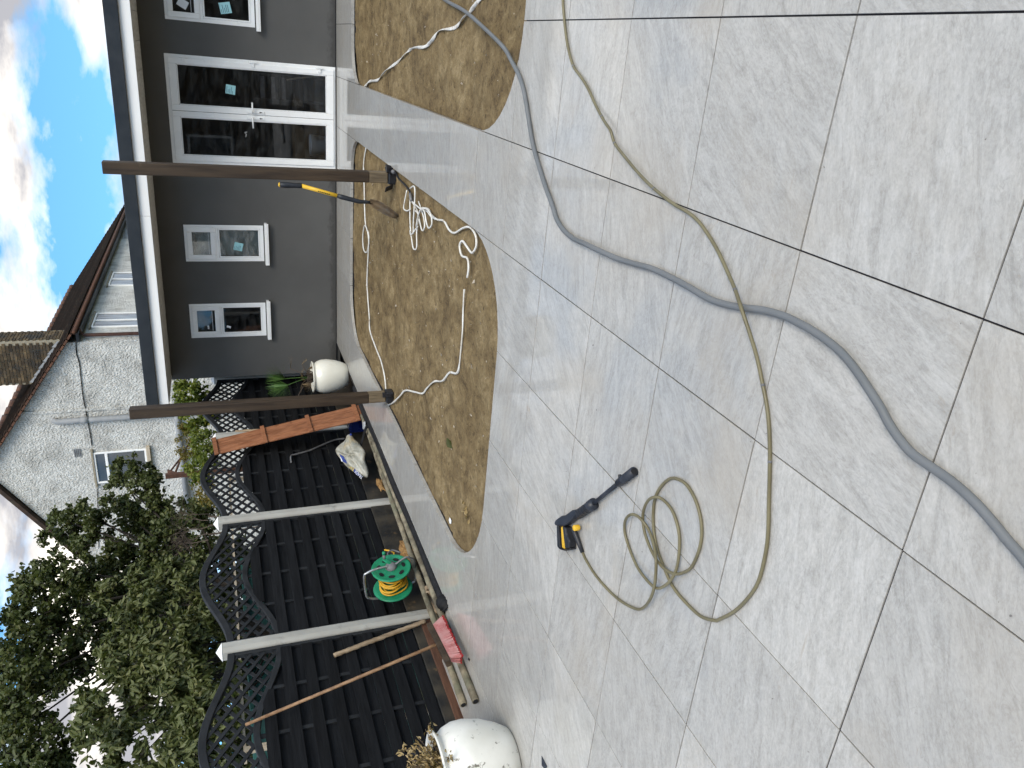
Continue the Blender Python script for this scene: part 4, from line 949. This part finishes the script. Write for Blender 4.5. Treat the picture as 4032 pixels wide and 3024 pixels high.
# withered shrub in the near pot
ws = thing('withered_shrub', 'withered tan shrub with curled leaves in the big worn white pot', 'shrub', (pn_[0], pn_[1], .44))
tw_ = MB(); Cn = []; Dn = []
for k in range(64):
    a = rng.uniform(0, 6.28); el = rng.uniform(.1, 1.3); L = rng.uniform(.14, .27)
    s0 = Vector((pn_[0]+.12*math.cos(a)*rng.random(), pn_[1]+.12*math.sin(a)*rng.random(), .43)); dd = Vector((math.cos(a)*math.cos(el), math.sin(a)*math.cos(el), math.sin(el)))
    e_ = s0+dd*L; tw_.tube([s0, s0.lerp(e_, .5)+Vector((0, 0, .01)), e_], .0025, 4)
    for j in range(26):
        t_ = rng.uniform(.25, 1.02); c_ = s0.lerp(e_, t_)+Vector(rng.normal(0, .012, 3)); Cn.append(c_); Dn.append(dd+Vector(rng.normal(0, .6, 3)))
tw_.build('twigs', 'dry_twig', ws)
leaves('foliage', 'tan_leaf', ws, Cn, Dn, rng.uniform(.022, .036, len(Cn)), rng.uniform(.009, .014, len(Cn)), rng.random(len(Cn)), curl=.45)
spg = onY(*z7(1500, 2574, 600)(560, 1350), pn_[1]+.1); Cn = []; Dn = []
for j in range(26):
    t_ = j/25; Cn.append(spg+Vector((rng.normal(0, .012), rng.normal(0, .012), .02+.11*t_))); Dn.append(rng.normal(0, .6, 3)+np.array([0, 0, .5]))
tb = MB().tube([Vector((pn_[0], pn_[1]+.05, .5)), spg, spg+Vector((0, 0, .13))], .003, 5); tb.build('sprig', 'dry_twig', ws)
leaves('foliage', 'tan_leaf', ws, Cn, Dn, .034, .013, rng.uniform(.4, 1, 26), curl=.4)

# ================================================================== THINGS ALONG THE FENCE
def pipe(name, label, a, b_, r, mat, group=None, hollow=True, bend=.0):
    a, b_ = Vector(a), Vector(b_); p = thing(name, label, 'pipe' if hollow else 'pole', tuple(a), group)
    n_ = 40; pts = []; d = (b_-a).normalized()
    for i in range(n_+1):
        t_ = i/n_; pts.append(a.lerp(b_, t_)+Vector((0, 0, bend*math.sin(math.pi*t_)))+Vector(rng.normal(0, .0012, 3)))
    rs = [r*(1+.05*math.sin(i*1.7)+rng.uniform(-.03, .03)) for i in range(n_+1)]
    MB().tube(pts, rs, 14).build('tube', mat, p, smooth=True)
    if hollow:
        MB().tube([pts[0]-d*.012, pts[0]-d*.0], [r*1.0, r*1.0], 14).build('rim', mat, p, smooth=True)
        MB().tube([pts[0]-d*.0135, pts[0]-d*.0125], r*.74, 14).build('bore', 'rubber', p)
pipe('old_pipe', 'corroded metal pipe along the fence, left one of the pair under the broom', (-4.60, 2.89, .028), (-4.37, 7.35, -.005), .0268, 'old_pipe', 'corroded pipes lying along the fence')
pipe('old_pipe', 'corroded metal pipe along the fence, right one of the pair under the broom', (-4.335, 2.66, .028), (-4.30, 7.05, .005), .0268, 'old_pipe', 'corroded pipes lying along the fence')
pipe('old_stick', 'thin dirty stick lying along the fence behind the pipes', (-4.70, 3.75, -.06), (-4.66, 6.5, -.05), .014, 'old_pipe', None, False)
pipe('leaning_stick', 'short round wooden stick leaning against the fence beside the concrete post', tuple(onZ(*z12(1200, 2124)(875, 592), .02)), tuple(onX(*z7(0, 1974, 1400)(2078, 958), -4.84)), .0195, 'old_wood', None, False)
# corrugated pipe along the paving edge
cp_ = thing('corrugated_pipe', 'black corrugated pipe along the edge of the paving strip', 'pipe', (-4.262, 3.6, -.06))
pts = []; rs = []; y = 3.60; i = 0
while y < 7.95:
    pts.append((-4.262+.006*math.sin(y*2.3), y, -.028+.006*math.sin(y*3.7))); rs.append(.052 if i % 4 < 2 else .0445); y += .0085; i += 1
MB().tube(pts, rs, 16).build('tube', 'rubber', cp_, smooth=True)
MB().b(-4.213, -4.203, 3.56, 8.2, -.12, .006).build('edge_membrane', 'black_sheet', cp_)
pts = [(-4.262+.05*math.sin(t_*2.4), 3.62-.10*t_, -.02+.03*math.sin(t_*3)) for t_ in np.linspace(0, 1, 14)]
MB().tube(pts, [.054+.012*math.sin(t_*9) for t_ in range(14)], 12).build('folded_end', 'rubber', cp_, smooth=True)
MB().tube([(-4.33, 3.60, .0), (-4.36, 3.61, .01)], .038, 12).build('end_plug', 'rubber', cp_, smooth=True)
# red-brown board at the foot of the fence
tag(MB().b(-4.843, -4.815, 1.6, 4.08, -.16, .05).build('footing_board', 'brown_board', bevel=.003), 'red-brown board on edge at the foot of the near fence panel', 'board')
# broom
brm = thing('broom', 'broom with red bristles standing at the paving corner, handle against the fence', 'broom', (-4.37, 3.31, 0))
hb0, hb1 = onZ(934, 1352, .165), onZ(972, 1428, .165)
tilt = Vector((-.30, 0, 1)).normalized()
MB().beam(hb0+tilt*.016+(hb0-hb1)*.04, hb1+tilt*.016-(hb0-hb1)*.04, .042, .058, side=tilt).build('head', 'post_wood', brm, bevel=.005)
ht = onX(531, 1565.5, -4.83); hc = (hb0+hb1)/2
MB().tube([hc+tilt*.0, hc.lerp(ht, .5), ht], [.0125, .0122, .0118], 12).build('handle', 'broom_wood', brm, smooth=True)
bm1 = MB(); bm2 = MB(); dirY = (hb1-hb0).normalized(); outx = dirY.cross(tilt).normalized(); outx = outx if outx.x > 0 else -outx
tA, tB = onZ(957, 1328, .058), onZ(1000, 1416, .058); back_t = Vector((-.075, 0, .004))
for iy in range(46):
    for ix in range(8):
        t_ = (iy+.5)/46; u_ = ix/7
        rt = hb0.lerp(hb1, .03+.94*t_)+outx*((u_-.5)*.044)-tilt*.008
        tp = (tA+back_t).lerp(tB+back_t, t_).lerp(tA.lerp(tB, t_), u_)+Vector(rng.normal(0, .0035, 3))
        md_ = rt.lerp(tp, .86)
        bm1.tube([rt, md_], [.0024, .0032], 5); bm2.tube([md_, tp], [.0032, .0042], 5)
o = bm1.build('bristles', 'red_bristle', brm); o['kind'] = 'stuff'
o = bm2.build('bristle_tips', 'red_tip', brm); o['kind'] = 'stuff'
# broken offcuts between pipe and fence
for a_, b_, lb in (((-4.74, 3.98, -.09), (-4.47, 4.12, .0), 'broken wood offcut lying across the gap beside the concrete post'), ((-4.62, 4.30, -.09), (-4.46, 4.02, .01), 'short split wood offcut near the foot of the hose reel')):
    o = thing('wood_offcut', lb, 'wood offcut', a_, 'broken wood offcuts by the fence')
    MB().beam(a_, b_, .045, .018, side=(0, .3, 1)).build('board', 'old_wood', o, bevel=.003)
# slatted reddish panel
sl = thing('slatted_panel', 'long reddish-brown slatted wood panel leaning on the fence', 'wood panel', (-4.35, 7.37, 0))
B0, B1 = onZ(785.1, 904, -.02), onZ(776.4, 879.5, -.02); T0, T1 = onX(464.2, 983.3, -4.80), onX(459, 953.8, -4.80)
wv0 = (B1-B0); wv1 = (T1-T0); wv0 = wv0.normalized()*.36; wv1 = wv1.normalized()*.37; cB = (B0+B1)/2; cT = (T0+T1)/2; nf = (cT-cB).cross(wv0).normalized(); nf = nf if nf.dot(CAM-cB) > 0 else -nf
for k in range(3):
    f0, f1 = (k/3-.5)+.012, ((k+1)/3-.5)-.012
    a = [cB+wv0*f0, cB+wv0*f1, cT+wv1*f1, cT+wv1*f0]; MB().slab(a, nf*.017).build('slat', 'cedar', sl, bevel=.002)
for t_ in (.035, .36, .665, .985):
    c_ = cB.lerp(cT, t_); wv = wv0.lerp(wv1, t_)*.56; MB().beam(c_-wv+nf*.028, c_+wv+nf*.028, .05, .022, side=(cT-cB)).build('cross_batten', 'cedar', sl, bevel=.002)
# pale lath behind it, dark curved pipe on the fence
tl_ = z7(650, 1400)
pipe('timber_lath', 'pale timber lath leaning on the fence behind the reddish panel', (-4.70, 7.78, -.1), tuple(onX(*tl_(875, 945), -4.82)), .016, 'old_wood', None, False)
cpp = [onX(*tl_(*p), -4.84) for p in ((1570, 1330), (1568, 1250), (1640, 1225), (1800, 1180), (1960, 1110), (2110, 1050))]+[onX(*z7(1200, 1600)(500, 400), -4.82)+Vector((0, 0, -.0))]
tag(MB().tube(spline(cpp, 6), .011, 8).build('curved_pipe', 'dull_grey', smooth=True), 'thin dark curved pipe against the fence above the plastic sack', 'pipe')
# plastic sack with printed band
bagz = z7(1200, 1600)
bn = Vector((.55, -.35, .75)).normalized(); bp0 = Vector((-4.56, 6.85, .13))
outl = [(580, 325), (640, 400), (700, 460), (745, 520), (790, 600), (785, 700), (820, 840), (800, 912), (740, 895), (650, 850), (560, 790), (490, 720), (440, 630), (388, 545), (440, 470), (510, 400)]
bag = thing('plastic_sack', 'crumpled off-white plastic sack with a blue printed band lying by the fence', 'sack', (-4.56, 6.85, -.05))
op = [onP(*bagz(x, y), bp0, bn) for x, y in outl]; cen = sum(op, Vector())/len(op)
op = spline(op, 3, True); n_ = len(op); rings = 9; vs = [cen+bn*.10]; fs = []
ph = rng.uniform(0, 6.28, 6)
def crump(i, k, rr): return .016*math.sin(i*.55+ph[0]+rr*4)+.013*math.sin(i*1.1-rr*7+ph[1])+.011*math.sin(i*.33+rr*11+ph[2])
for k in range(1, rings+1):
    rr = k/rings
    for i in range(n_):
        hgt = .10*math.sqrt(max(0, 1-rr**2.4)); vs.append(cen.lerp(op[i], rr)+bn*(hgt+crump(i, k, rr)*(1-.3*rr)))
for i in range(n_): fs.append((0, 1+i, 1+(i+1) % n_))
for k in range(rings-1):
    for i in range(n_): fs.append((1+k*n_+i, 1+(k+1)*n_+i, 1+(k+1)*n_+(i+1) % n_, 1+k*n_+(i+1) % n_))
back = len(vs); vs.append(cen-bn*.07)
for i in range(n_): fs.append((1+(rings-1)*n_+i, back, 1+(rings-1)*n_+(i+1) % n_))
bo = MB().add(vs, fs).build('body', 'plastic_sack', bag, smooth=True); sm = bo.modifiers.new('s', 'SUBSURF'); sm.levels = 1; sm.render_levels = 1
band = [(432, 590), (500, 635), (575, 690), (575, 720), (650, 800), (730, 888), (700, 880), (640, 848), (570, 745), (520, 710), (480, 690)]
MB().slab([onP(*bagz(x, y), bp0+bn*.075, bn) for x, y in band], bn*.012).build('printed_band', 'blue_print', bag, bevel=.004)
e1 = (onP(*bagz(690, 880), bp0, bn)-onP(*bagz(545, 735), bp0, bn)).normalized(); e2 = bn.cross(e1)
for txt, pos, ang in (('TRADE', (672, 845), 0), ('BAG', (583, 762), 0)):
    o_ = onP(*bagz(*pos), bp0+bn*.089, bn); M = Matrix((-e1, -e2, bn)).transposed().to_4x4(); M.translation = o_
    text_part(txt, .052, 'white_print' if txt == 'TRADE' else 'yellow_print', bag, M)
MB().slab([onP(*bagz(x, y), bp0+bn*.07, bn) for x, y in ((452, 632), (476, 640), (486, 690), (466, 688))], bn*.015).build('printed_patch', 'white_print', bag)
MB().slab([onP(*bagz(x, y), bp0+bn*.045, bn) for x, y in ((578, 338), (592, 348), (535, 432), (522, 425))], bn*.012).build('printed_stripe', 'blue_print', bag)
# blue and white pack behind the slatted panel, strap over the pipes
pk = thing('printed_pack', 'blue and white printed pack standing behind the reddish slatted panel', 'pack', (-4.62, 7.72, -.1))
MB().box((-4.68, 7.82, -.02), (.2, .36, .24), rotz(.1)).build('body', 'blue_sheet', pk, bevel=.03, seg=3)
MB().box((-4.573, 7.88, .03), (.004, .20, .12), rotz(.1)).build('label_panel', 'white_print', pk)
for k in range(3): MB().box((-4.5695, 7.82+.06*k, .04), (.002, .025, .03), rotz(.1)).build('printed_mark', 'blue_print', pk)
tag(MB().beam((-4.6, 6.9, .10), (-4.27, 6.82, .045), .03, .006).beam((-4.27, 6.82, .045), (-4.24, 6.80, -.02), .03, .006).build('rubber_strap', 'rubber'), 'black strap lying across the two pipes beside the sack', 'strap')
tag(MB().box((-4.30, 6.93, .045), (.09, .14, .02), rotz(.5)).build('crumpled_foil', 'lead', bevel=.008, seg=2), 'crumpled silver foil lying on the pipes near the sack', 'foil')
# crumbs of old foam
for k, (px, lab) in enumerate((((1150, 1480), 'lump of orange-brown foam at the fence foot below the hose reel panel'), ((940, 720), 'lump of orange-brown foam between pipe and corrugated pipe near the sack'), ((1120, 1180), 'lump of orange-brown foam beside the corrugated pipe at the middle post'), ((850, 960), 'lump of orange-brown foam just below the plastic sack'))):
    pass
foam_sp = [((-4.79, 5.02, -.06), .10, 'long lump of orange-brown foam at the fence foot beyond the hose reel'), ((-4.33, 6.0, -.06), .06, 'small lump of orange-brown foam beside the corrugated pipe near the sack'), ((-4.34, 5.3, -.06), .075, 'lump of orange-brown foam between corrugated pipe and old pipe'), ((-4.72, 6.25, -.03), .06, 'lump of orange-brown foam at the fence foot below the sack')]
for c_, s_, lab in foam_sp:
    m_ = MB(); vs = []; n_ = 14; mm = 9
    for i in range(mm+1):
        th = math.pi*i/mm
        for k in range(n_):
            a = 2*math.pi*k/n_; rr = s_*(1+.25*math.sin(3*a+i)+.2*math.sin(5*th+a*2)+rng.uniform(-.12, .12))
            vs.append((c_[0]+.55*rr*math.sin(th)*math.cos(a), c_[1]+1.9*rr*math.sin(th)*math.sin(a), c_[2]+.6*rr*math.cos(th)))
    fs = [(i*n_+k, i*n_+(k+1) % n_, (i+1)*n_+(k+1) % n_, (i+1)*n_+k) for i in range(mm) for k in range(n_)]
    tag(m_.add(vs, fs).build('foam_lump', 'foam'), lab, 'foam', 'lumps of old foam along the fence')
# hose reel
A1 = Vector((-4.42, 4.37, .262)); A2 = Vector((-4.655, 4.385, .235)); axr = (A1-A2).normalized(); RR = .176
Mr = axr.to_track_quat('Z', 'Y').to_matrix()
reel = thing('hose_reel', 'green plastic hose reel with grey tube frame and yellow hose beside the fence', 'hose reel', (-4.53, 4.38, .03))
def disc(c, name, outward):
    prof = [(.028, .0), (.06, .006), (.075, -.004), (.135, -.004), (.150, .004), (.168, .006), (.176, .0), (.172, -.008), (.15, -.010), (.075, -.016), (.03, -.014)]
    o = MB().lathe([(r_, z_*outward) for r_, z_ in prof], c, 48, Mr).build(name, 'green_plastic', reel, smooth=True)
    for k in range(7):
        a = 2*math.pi*k/7+.3; h_ = MB(); ring_ = []
        for q in range(14):
            t_ = 2*math.pi*q/14; r_ = .112+.017*math.sin(t_); aa = a+.26*math.cos(t_); ring_.append(c+Mr @ Vector((r_*math.cos(aa), r_*math.sin(aa), -.0025*outward)))
        h_.slab(ring_, axr*.003*outward).build('slot', 'rubber', o)
    return o
disc(A1, 'flange', 1); disc(A2, 'flange', -1)
MB().tube([A1, A2], .06, 20).build('drum', 'green_plastic', reel, smooth=True)
hp = []
for k in range(0, 11*20):
    a = 2*math.pi*k/20; layer = k/(11*20); r_ = .088+.034*abs(math.sin(layer*7.5))+.010*math.sin(k*.9); t_ = .12+.76*abs(((layer*3.3) % 2)-1)+.05*math.sin(a+layer*9)
    hp.append(A1.lerp(A2, t_)+Mr @ Vector((r_*math.cos(a), r_*math.sin(a), 0)))
hp += [hp[-1]+Vector((.05, .12, -.03)), hp[-1]+Vector((.06, .17, .05))]
MB().tube(spline(hp, 2), .0078, 8).build('wound_hose', 'yellow_hose', reel, smooth=True)
for zz, nm, hh in ((1, 'carry_handle', .25), (-1, 'foot_tube', .222)):
    o1 = A1+axr*.03; o2 = A2-axr*.03
    pts = [o1+Vector((0, -.01, .02*zz)), o1+Vector((.02, -.05*zz, .14*zz)), o1+Vector((.0, -.06*zz, (hh-.03)*zz)), o1.lerp(o2, .15)+Vector((0, -.06*zz, hh*zz)), o1.lerp(o2, .85)+Vector((0, -.06*zz, hh*zz)), o2+Vector((0, -.06*zz, (hh-.03)*zz)), o2+Vector((-.02, -.05*zz, .14*zz)), o2+Vector((0, -.01, .02*zz))]
    MB().tube(spline(pts, 6), .0105, 10).build(nm, 'steel', reel, smooth=True)
MB().tube([A1, A1+axr*.012, A1+axr*.035, A1+axr*.05], [.05, .052, .045, .02], 20).build('hub', 'dull_grey', reel, smooth=True)
kq = A1+Mr @ Vector((0, 0, .03)); up_ = Vector((0, .16, -.0)); 
ck = A1+axr*.045
MB().beam(ck, ck+Vector((0, .085, .045)), .035, .014, side=axr.cross(Vector((0, 1, 0)))).build('crank', 'green_plastic', reel, bevel=.005, seg=2)
MB().tube([ck+Vector((0, .08, .04)), ck+Vector((.05, .085, .045))], .013, 10).build('crank_spindle', 'dull_grey', reel, smooth=True)
MB().tube([ck+Vector((.05, .085, .045)), ck+Vector((.075, .087, .047))], [.017, .015], 12).build('crank_knob', 'green_plastic', reel, smooth=True)
MB().tube(spline([A1+Vector((0, .10, -.05)), A1+Vector((.0, .2, -.01)), A1+Vector((.01, .24, -.06)), A1+Vector((0, .2, -.13))], 5), .008, 8).build('hose_tail', 'dull_grey', reel, smooth=True)

# ================================================================== BITS ON THE GROUND
def litter(name, c, s_, mat, lab, cat, group=None, fl=.3):
    m_ = MB(); vs = []; n_ = 7
    for i, (r_, z_) in enumerate(((.2, 1), (.8, .6), (1, .1), (.5, -.3))):
        for k in range(n_): a = 2*math.pi*k/n_; rr = s_*r_*rng.uniform(.7, 1.2); vs.append((c[0]+rr*math.cos(a), c[1]+rr*math.sin(a), c[2]+z_*s_*fl))
    fs = [tuple(range(n_))]+[(i*n_+k, i*n_+(k+1) % n_, (i+1)*n_+(k+1) % n_, (i+1)*n_+k) for i in range(3) for k in range(n_)]
    return tag(m_.add(vs, fs).build(name, mat), lab, cat, group)
s12 = z12(1200, 1500)
P = onZ(*s12(1060, 1015), SZ); litter('stone_chip', (P.x, P.y, SZ+.004), .03, 'white_print', 'white stone chip on the sand near the tip of the left bed', 'stone')
P = onZ(*s12(1180, 945), SZ)
lfb = leaves('dry_leaf_scrap', 'tan_leaf', None, [(P.x+rng.normal(0, .03), P.y+rng.normal(0, .05), SZ+.014) for _ in range(14)], rng.normal(0, 1, (14, 3))*np.array([1, 1, .3]), .04, .018, rng.uniform(.4, 1, 14)); tag(lfb, 'scrap of dry tan leaves on the sand near the tip of the left bed', 'leaves')
P = onZ(*s12(1060, 455), SZ); l1 = leaves('fallen_leaf', 'autumn_leaf', None, [(P.x, P.y, SZ+.01)], [(0.3, 1, .1)], .11, .05, [.05]); tag(l1, 'single dark fallen leaf lying in the middle of the left sand bed', 'leaf')
st_ = MB()
for k in range(520):
    b_ = BEDS[0 if k % 3 else 1]; x, y = rng.uniform(b_[0]+.15, b_[1]-.15), rng.uniform(b_[2]+.2, b_[3]-.3); s_ = abs(rng.normal(0, .006))+.003
    vs = [(x+s_*rng.uniform(-1, 1), y+s_*rng.uniform(-1, 1), SZ+s_*rng.uniform(-.3, .8)) for _ in range(6)]
    st_.add(vs, [(0, 1, 2), (0, 2, 3), (1, 3, 4), (2, 4, 5), (0, 3, 5), (1, 4, 5)])
tag(st_.build('grit', 'stone'), 'small grit and pebbles scattered over the sand beds', 'grit', kind='stuff')
P = onZ(*z7(1500, 2574, 600)(1285, 80)); tag(MB().add([(P.x-.012, P.y-.01, .001), (P.x+.012, P.y-.012, .001), (P.x, P.y+.022, .001), (P.x, P.y, .012)], [(0, 1, 3), (1, 2, 3), (2, 0, 3), (0, 2, 1)]).build('spacer_wedge', 'rubber'), 'tiny black wedge on the slabs near the broom', 'wedge')
P = onZ(1177, 1651); tag(MB().add([(P.x-.03, P.y-.02, .001), (P.x+.02, P.y-.03, .001), (P.x+.012, P.y+.05, .001), (P.x, P.y, .02)], [(0, 1, 3), (1, 2, 3), (2, 0, 3), (0, 2, 1)]).build('spacer_wedge', 'navy_plastic'), 'dark wedge on the slabs at the very left beside the white pot', 'wedge')

# ================================================================== BEYOND THE FENCE
pb_ = thing('rotary_airer', 'rusty clothes airer pole with folded arm sticking up behind the fence', 'clothes airer', (-6.2, 9.2, -.3))
XP = -6.2; t0 = onX(*tl_(5, 1500), XP); 
MB().b(t0.x-.035, t0.x+.035, t0.y-.03, t0.y+.03, -.3, t0.z).build('pole', 'rust', pb_, bevel=.004)
a1 = onX(*tl_(60, 1445), XP); a2 = onX(*tl_(295, 1095), XP); a3 = onX(*tl_(150, 1330), XP); a4 = onX(*tl_(125, 1470), XP); a5 = onX(*tl_(180, 1320), XP)
MB().tube([a1, a3, a5.lerp(a2, .3), a2], .014, 6).build('arm', 'rust', pb_, smooth=True)
MB().tube([a4, a5, a2], .016, 6).build('arm', 'rust', pb_, smooth=True)
MB().beam(a1+(a1-a4)*.4, a4+(a4-a1)*.4, .05, .02).build('bracket', 'rust', pb_)
gs = thing('garden_shed', 'dark green shed seen through the lattice behind the fence', 'shed', (-7.2, 7.2, -.3))
MB().b(-8.2, -6.6, 5.2, 7.6, -.3, 1.46).build('wall', 'shed_green', gs); MB().b(-8.3, -6.5, 5.1, 7.7, 1.462, 1.50).build('roof', 'shed_green', gs)
tag(MB().b(-6.22, -6.18, 4.2, 9.4, 1.56, 1.585).b(-6.22, -6.18, 4.3, 4.36, -.3, 1.56).b(-6.22, -6.18, 9.2, 9.26, -.3, 1.56).build('garden_rail', 'pale_wood'), 'pale wooden rail seen through the lattice behind the fence', 'rail')

def tree(name, label, cat, trunk, blobs, mat, per_vol, L, W, grp=None, twig='bark', sparse=(), droop=0.0, rtrunk=.09, rise=.35, up=.25):
    T = thing(name, label, cat, trunk, grp); tm = MB(); T0 = Vector(trunk); cen = sum((Vector(b_[0]) for b_ in blobs), Vector())/len(blobs)
    fork = T0.lerp(Vector((cen.x, cen.y, T0.z)), .3); fork.z = T0.z+(cen.z-T0.z)*.55
    tm.tube(spline([T0, T0.lerp(fork, .5)+Vector((.05, .04, 0)), fork], 6), np.linspace(rtrunk, rtrunk*.7, 13), 10)
    C = []; D = []; S = []
    ex = []
    for (c, r) in blobs:
        ex.append((c, r*.72, True))
        if r > .12:
            for k in range(5):
                u = rng.normal(size=3); u /= np.linalg.norm(u); ex.append((tuple(np.array(c)+u*r*rng.uniform(.65, 1.05)), r*rng.uniform(.22, .48), False))
    for (c, r, main) in ex:
        key = c; c = Vector(c); m_ = fork.lerp(c, .5)+Vector(rng.normal(0, .12, 3)); pts = spline([fork, m_, c], 5)
        if main: tm.tube(pts, np.linspace(rtrunk*.28, rtrunk*.08, len(pts)), 6)
        dens = .4 if (key in sparse) else 1.0
        nt_ = max(4, int(per_vol*dens*(r**2.2)))
        for k in range(nt_):
            u = rng.normal(size=3); u /= np.linalg.norm(u); rr = r*rng.uniform(.25, 1.0)**.6*rng.uniform(.8, 1.25)
            e_ = np.array(c)+u*rr*np.array([1, 1, .85]); s_ = np.array(c)+u*rr*.35
            if k % 3 == 0: tm.tube([Vector(s_), Vector((s_+e_)/2+rng.normal(0, .03, 3)), Vector(e_)], [rtrunk*.10, rtrunk*.07, rtrunk*.03], 4)
            nl = rng.integers(9, 17); dr = u+np.array([0, 0, up-droop])
            for j in range(nl):
                p = s_+(e_-s_)*rng.uniform(.35, 1.1)+rng.normal(0, .055*max(.5, r), 3)
                C.append(p); D.append(dr*.7+rng.normal(0, .75, 3)+np.array([0, 0, -droop]))
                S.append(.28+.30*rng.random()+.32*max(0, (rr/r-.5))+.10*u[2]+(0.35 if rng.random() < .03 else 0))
    tm.build('trunk', twig, T)
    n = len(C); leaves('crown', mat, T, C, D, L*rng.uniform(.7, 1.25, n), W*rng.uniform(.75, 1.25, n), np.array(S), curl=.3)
    return T
def bX(lst, X): return [((tuple(onX(x, y, X+dx))), r) for x, y, dx, r in lst]
oak = bX([(x+(22 if x < 200 else 6), y, dx, r*(.93 if x < 200 else 1)) for x, y, dx, r in [(45, 1265, 0, .52), (105, 1235, .3, .5), (165, 1265, -.3, .62), (120, 1150, 0, .42), (95, 1118, .1, .20), (150, 1110, .2, .26), (205, 1120, .2, .42), (255, 1040, .2, .30), (240, 1005, .2, .15), (300, 1050, .3, .42), (335, 1095, .1, .5), (285, 1125, -.2, .5), (375, 1130, .3, .45), (420, 1120, .5, .34), (250, 1210, -.3, .6), (330, 1200, -.2, .55), (190, 1350, -.2, .6), (95, 1350, 0, .55), (40, 1390, .2, .48), (15, 1340, .2, .42), (70, 1450, 0, .52), (20, 1480, .2, .45), (140, 1440, -.2, .5), (45, 1560, .2, .5), (15, 1640, .2, .5), (100, 1620, .2, .36), (265, 1300, -.4, .6), (350, 1290, -.3, .55), (420, 1230, 0, .5), (-40, 1420, 0, .5), (-40, 1560, 0, .55)]], -8.0)
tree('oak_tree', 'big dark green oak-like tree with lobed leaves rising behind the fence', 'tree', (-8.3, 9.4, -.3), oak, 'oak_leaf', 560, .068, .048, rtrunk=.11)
plum = bX([(300, 1250, 0, .32), (360, 1235, .2, .30), (345, 1310, 0, .40), (400, 1300, 0, .34), (280, 1340, 0, .36), (250, 1400, 0, .34), (320, 1400, .1, .40), (395, 1390, .2, .40), (430, 1340, .2, .28), (300, 1470, 0, .34), (370, 1470, .2, .40), (425, 1460, .3, .32), (230, 1480, 0, .28), (190, 1560, 0, .26), (260, 1560, 0, .28), (330, 1560, 0, .30), (400, 1560, .2, .34), (300, 1640, 0, .28), (220, 1640, 0, .25), (410, 1640, .3, .34), (430, 1250, .3, .26), (450, 1540, .4, .24)], -6.3)
spr = {b_[0] for b_ in plum[12:19]}
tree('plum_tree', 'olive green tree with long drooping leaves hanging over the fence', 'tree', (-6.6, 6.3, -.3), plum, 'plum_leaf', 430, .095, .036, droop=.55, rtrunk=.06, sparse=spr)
back_ = bX([(330, 1330, 0, .9), (390, 1200, 0, .8), (420, 1420, 0, .9), (400, 1570, 0, .8), (440, 1100, 0, .5), (470, 1300, 0, .7), (470, 1480, 0, .7), (520, 1250, .4, .6), (515, 1390, .4, .6), (520, 1520, .4, .6), (520, 1640, .4, .6), (505, 1185, .6, .5), (500, 1590, .8, .5), (490, 1330, .8, .5)], -9.6)
tree('evergreen_shrub', 'dark dense shrub filling the gap behind both trees above the fence', 'shrub', (-9.8, 9.8, -.3), back_, 'oak_leaf', 420, .08, .05, rtrunk=.07)
hed = bX([(395, 835, 0, .24), (430, 850, .1, .26), (405, 880, 0, .26), (450, 890, .1, .2), (420, 915, 0, .22)], -5.75)
tree('ivy_shrub', 'yellow-green bushy shrub above the fence by the corner of the grey building', 'shrub', (-5.8, 10.9, -.3), hed, 'hedge_leaf', 900, .055, .042, rtrunk=.035)
h2 = bX([(440, 940, 0, .18), (430, 965, .1, .16), (455, 985, .1, .14), (420, 1000, 0, .17), (440, 1020, .1, .14)], -5.5)
tree('leafy_climber', 'green leafy climber behind the fence near the slatted panel top', 'climber', (-5.6, 8.4, -.3), h2, 'hedge_leaf', 1000, .042, .03, rtrunk=.02)
h3 = bX([(405, 940, 0, .17), (400, 975, 0, .15), (430, 1045, .1, .18), (420, 1020, 0, .15), (445, 1070, .1, .15)], -5.9)
tree('autumn_shrub', 'thin shrub with yellow and reddish leaves behind the fence by the airer', 'shrub', (-6.0, 8.9, -.3), h3, 'autumn_leaf', 320, .036, .024, rtrunk=.016, twig='dry_twig')
# bare twiggy bush
bb = thing('bare_bush', 'bare twiggy bush in front of the white house wall above the fence', 'bush', (-6.7, 8.7, -.3)); bm_ = MB()
def grow(p, d, L, r, lv):
    e_ = p+d*L; bm_.tube([p, p.lerp(e_, .5)+Vector(rng.normal(0, L*.06, 3)), e_], [r, r*.8, r*.6], 4)
    if lv:
        for k in range(3): grow(p.lerp(e_, rng.uniform(.5, 1)), (d+Vector(rng.normal(0, .45, 3))).normalized(), L*rng.uniform(.55, .8), r*.6, lv-1)
for k in range(5): grow(onX(450, 1110+k*14, -6.7), Vector((rng.normal(0, .3), rng.normal(0, .4), 1)).normalized(), .26, .008, 4)
for k in range(3): bm_.tube([(-6.7, 8.2+k*.3, -.3), tuple(onX(450, 1115+k*20, -6.7))], .012, 5)
bm_.build('twigs', 'dry_twig', bb)
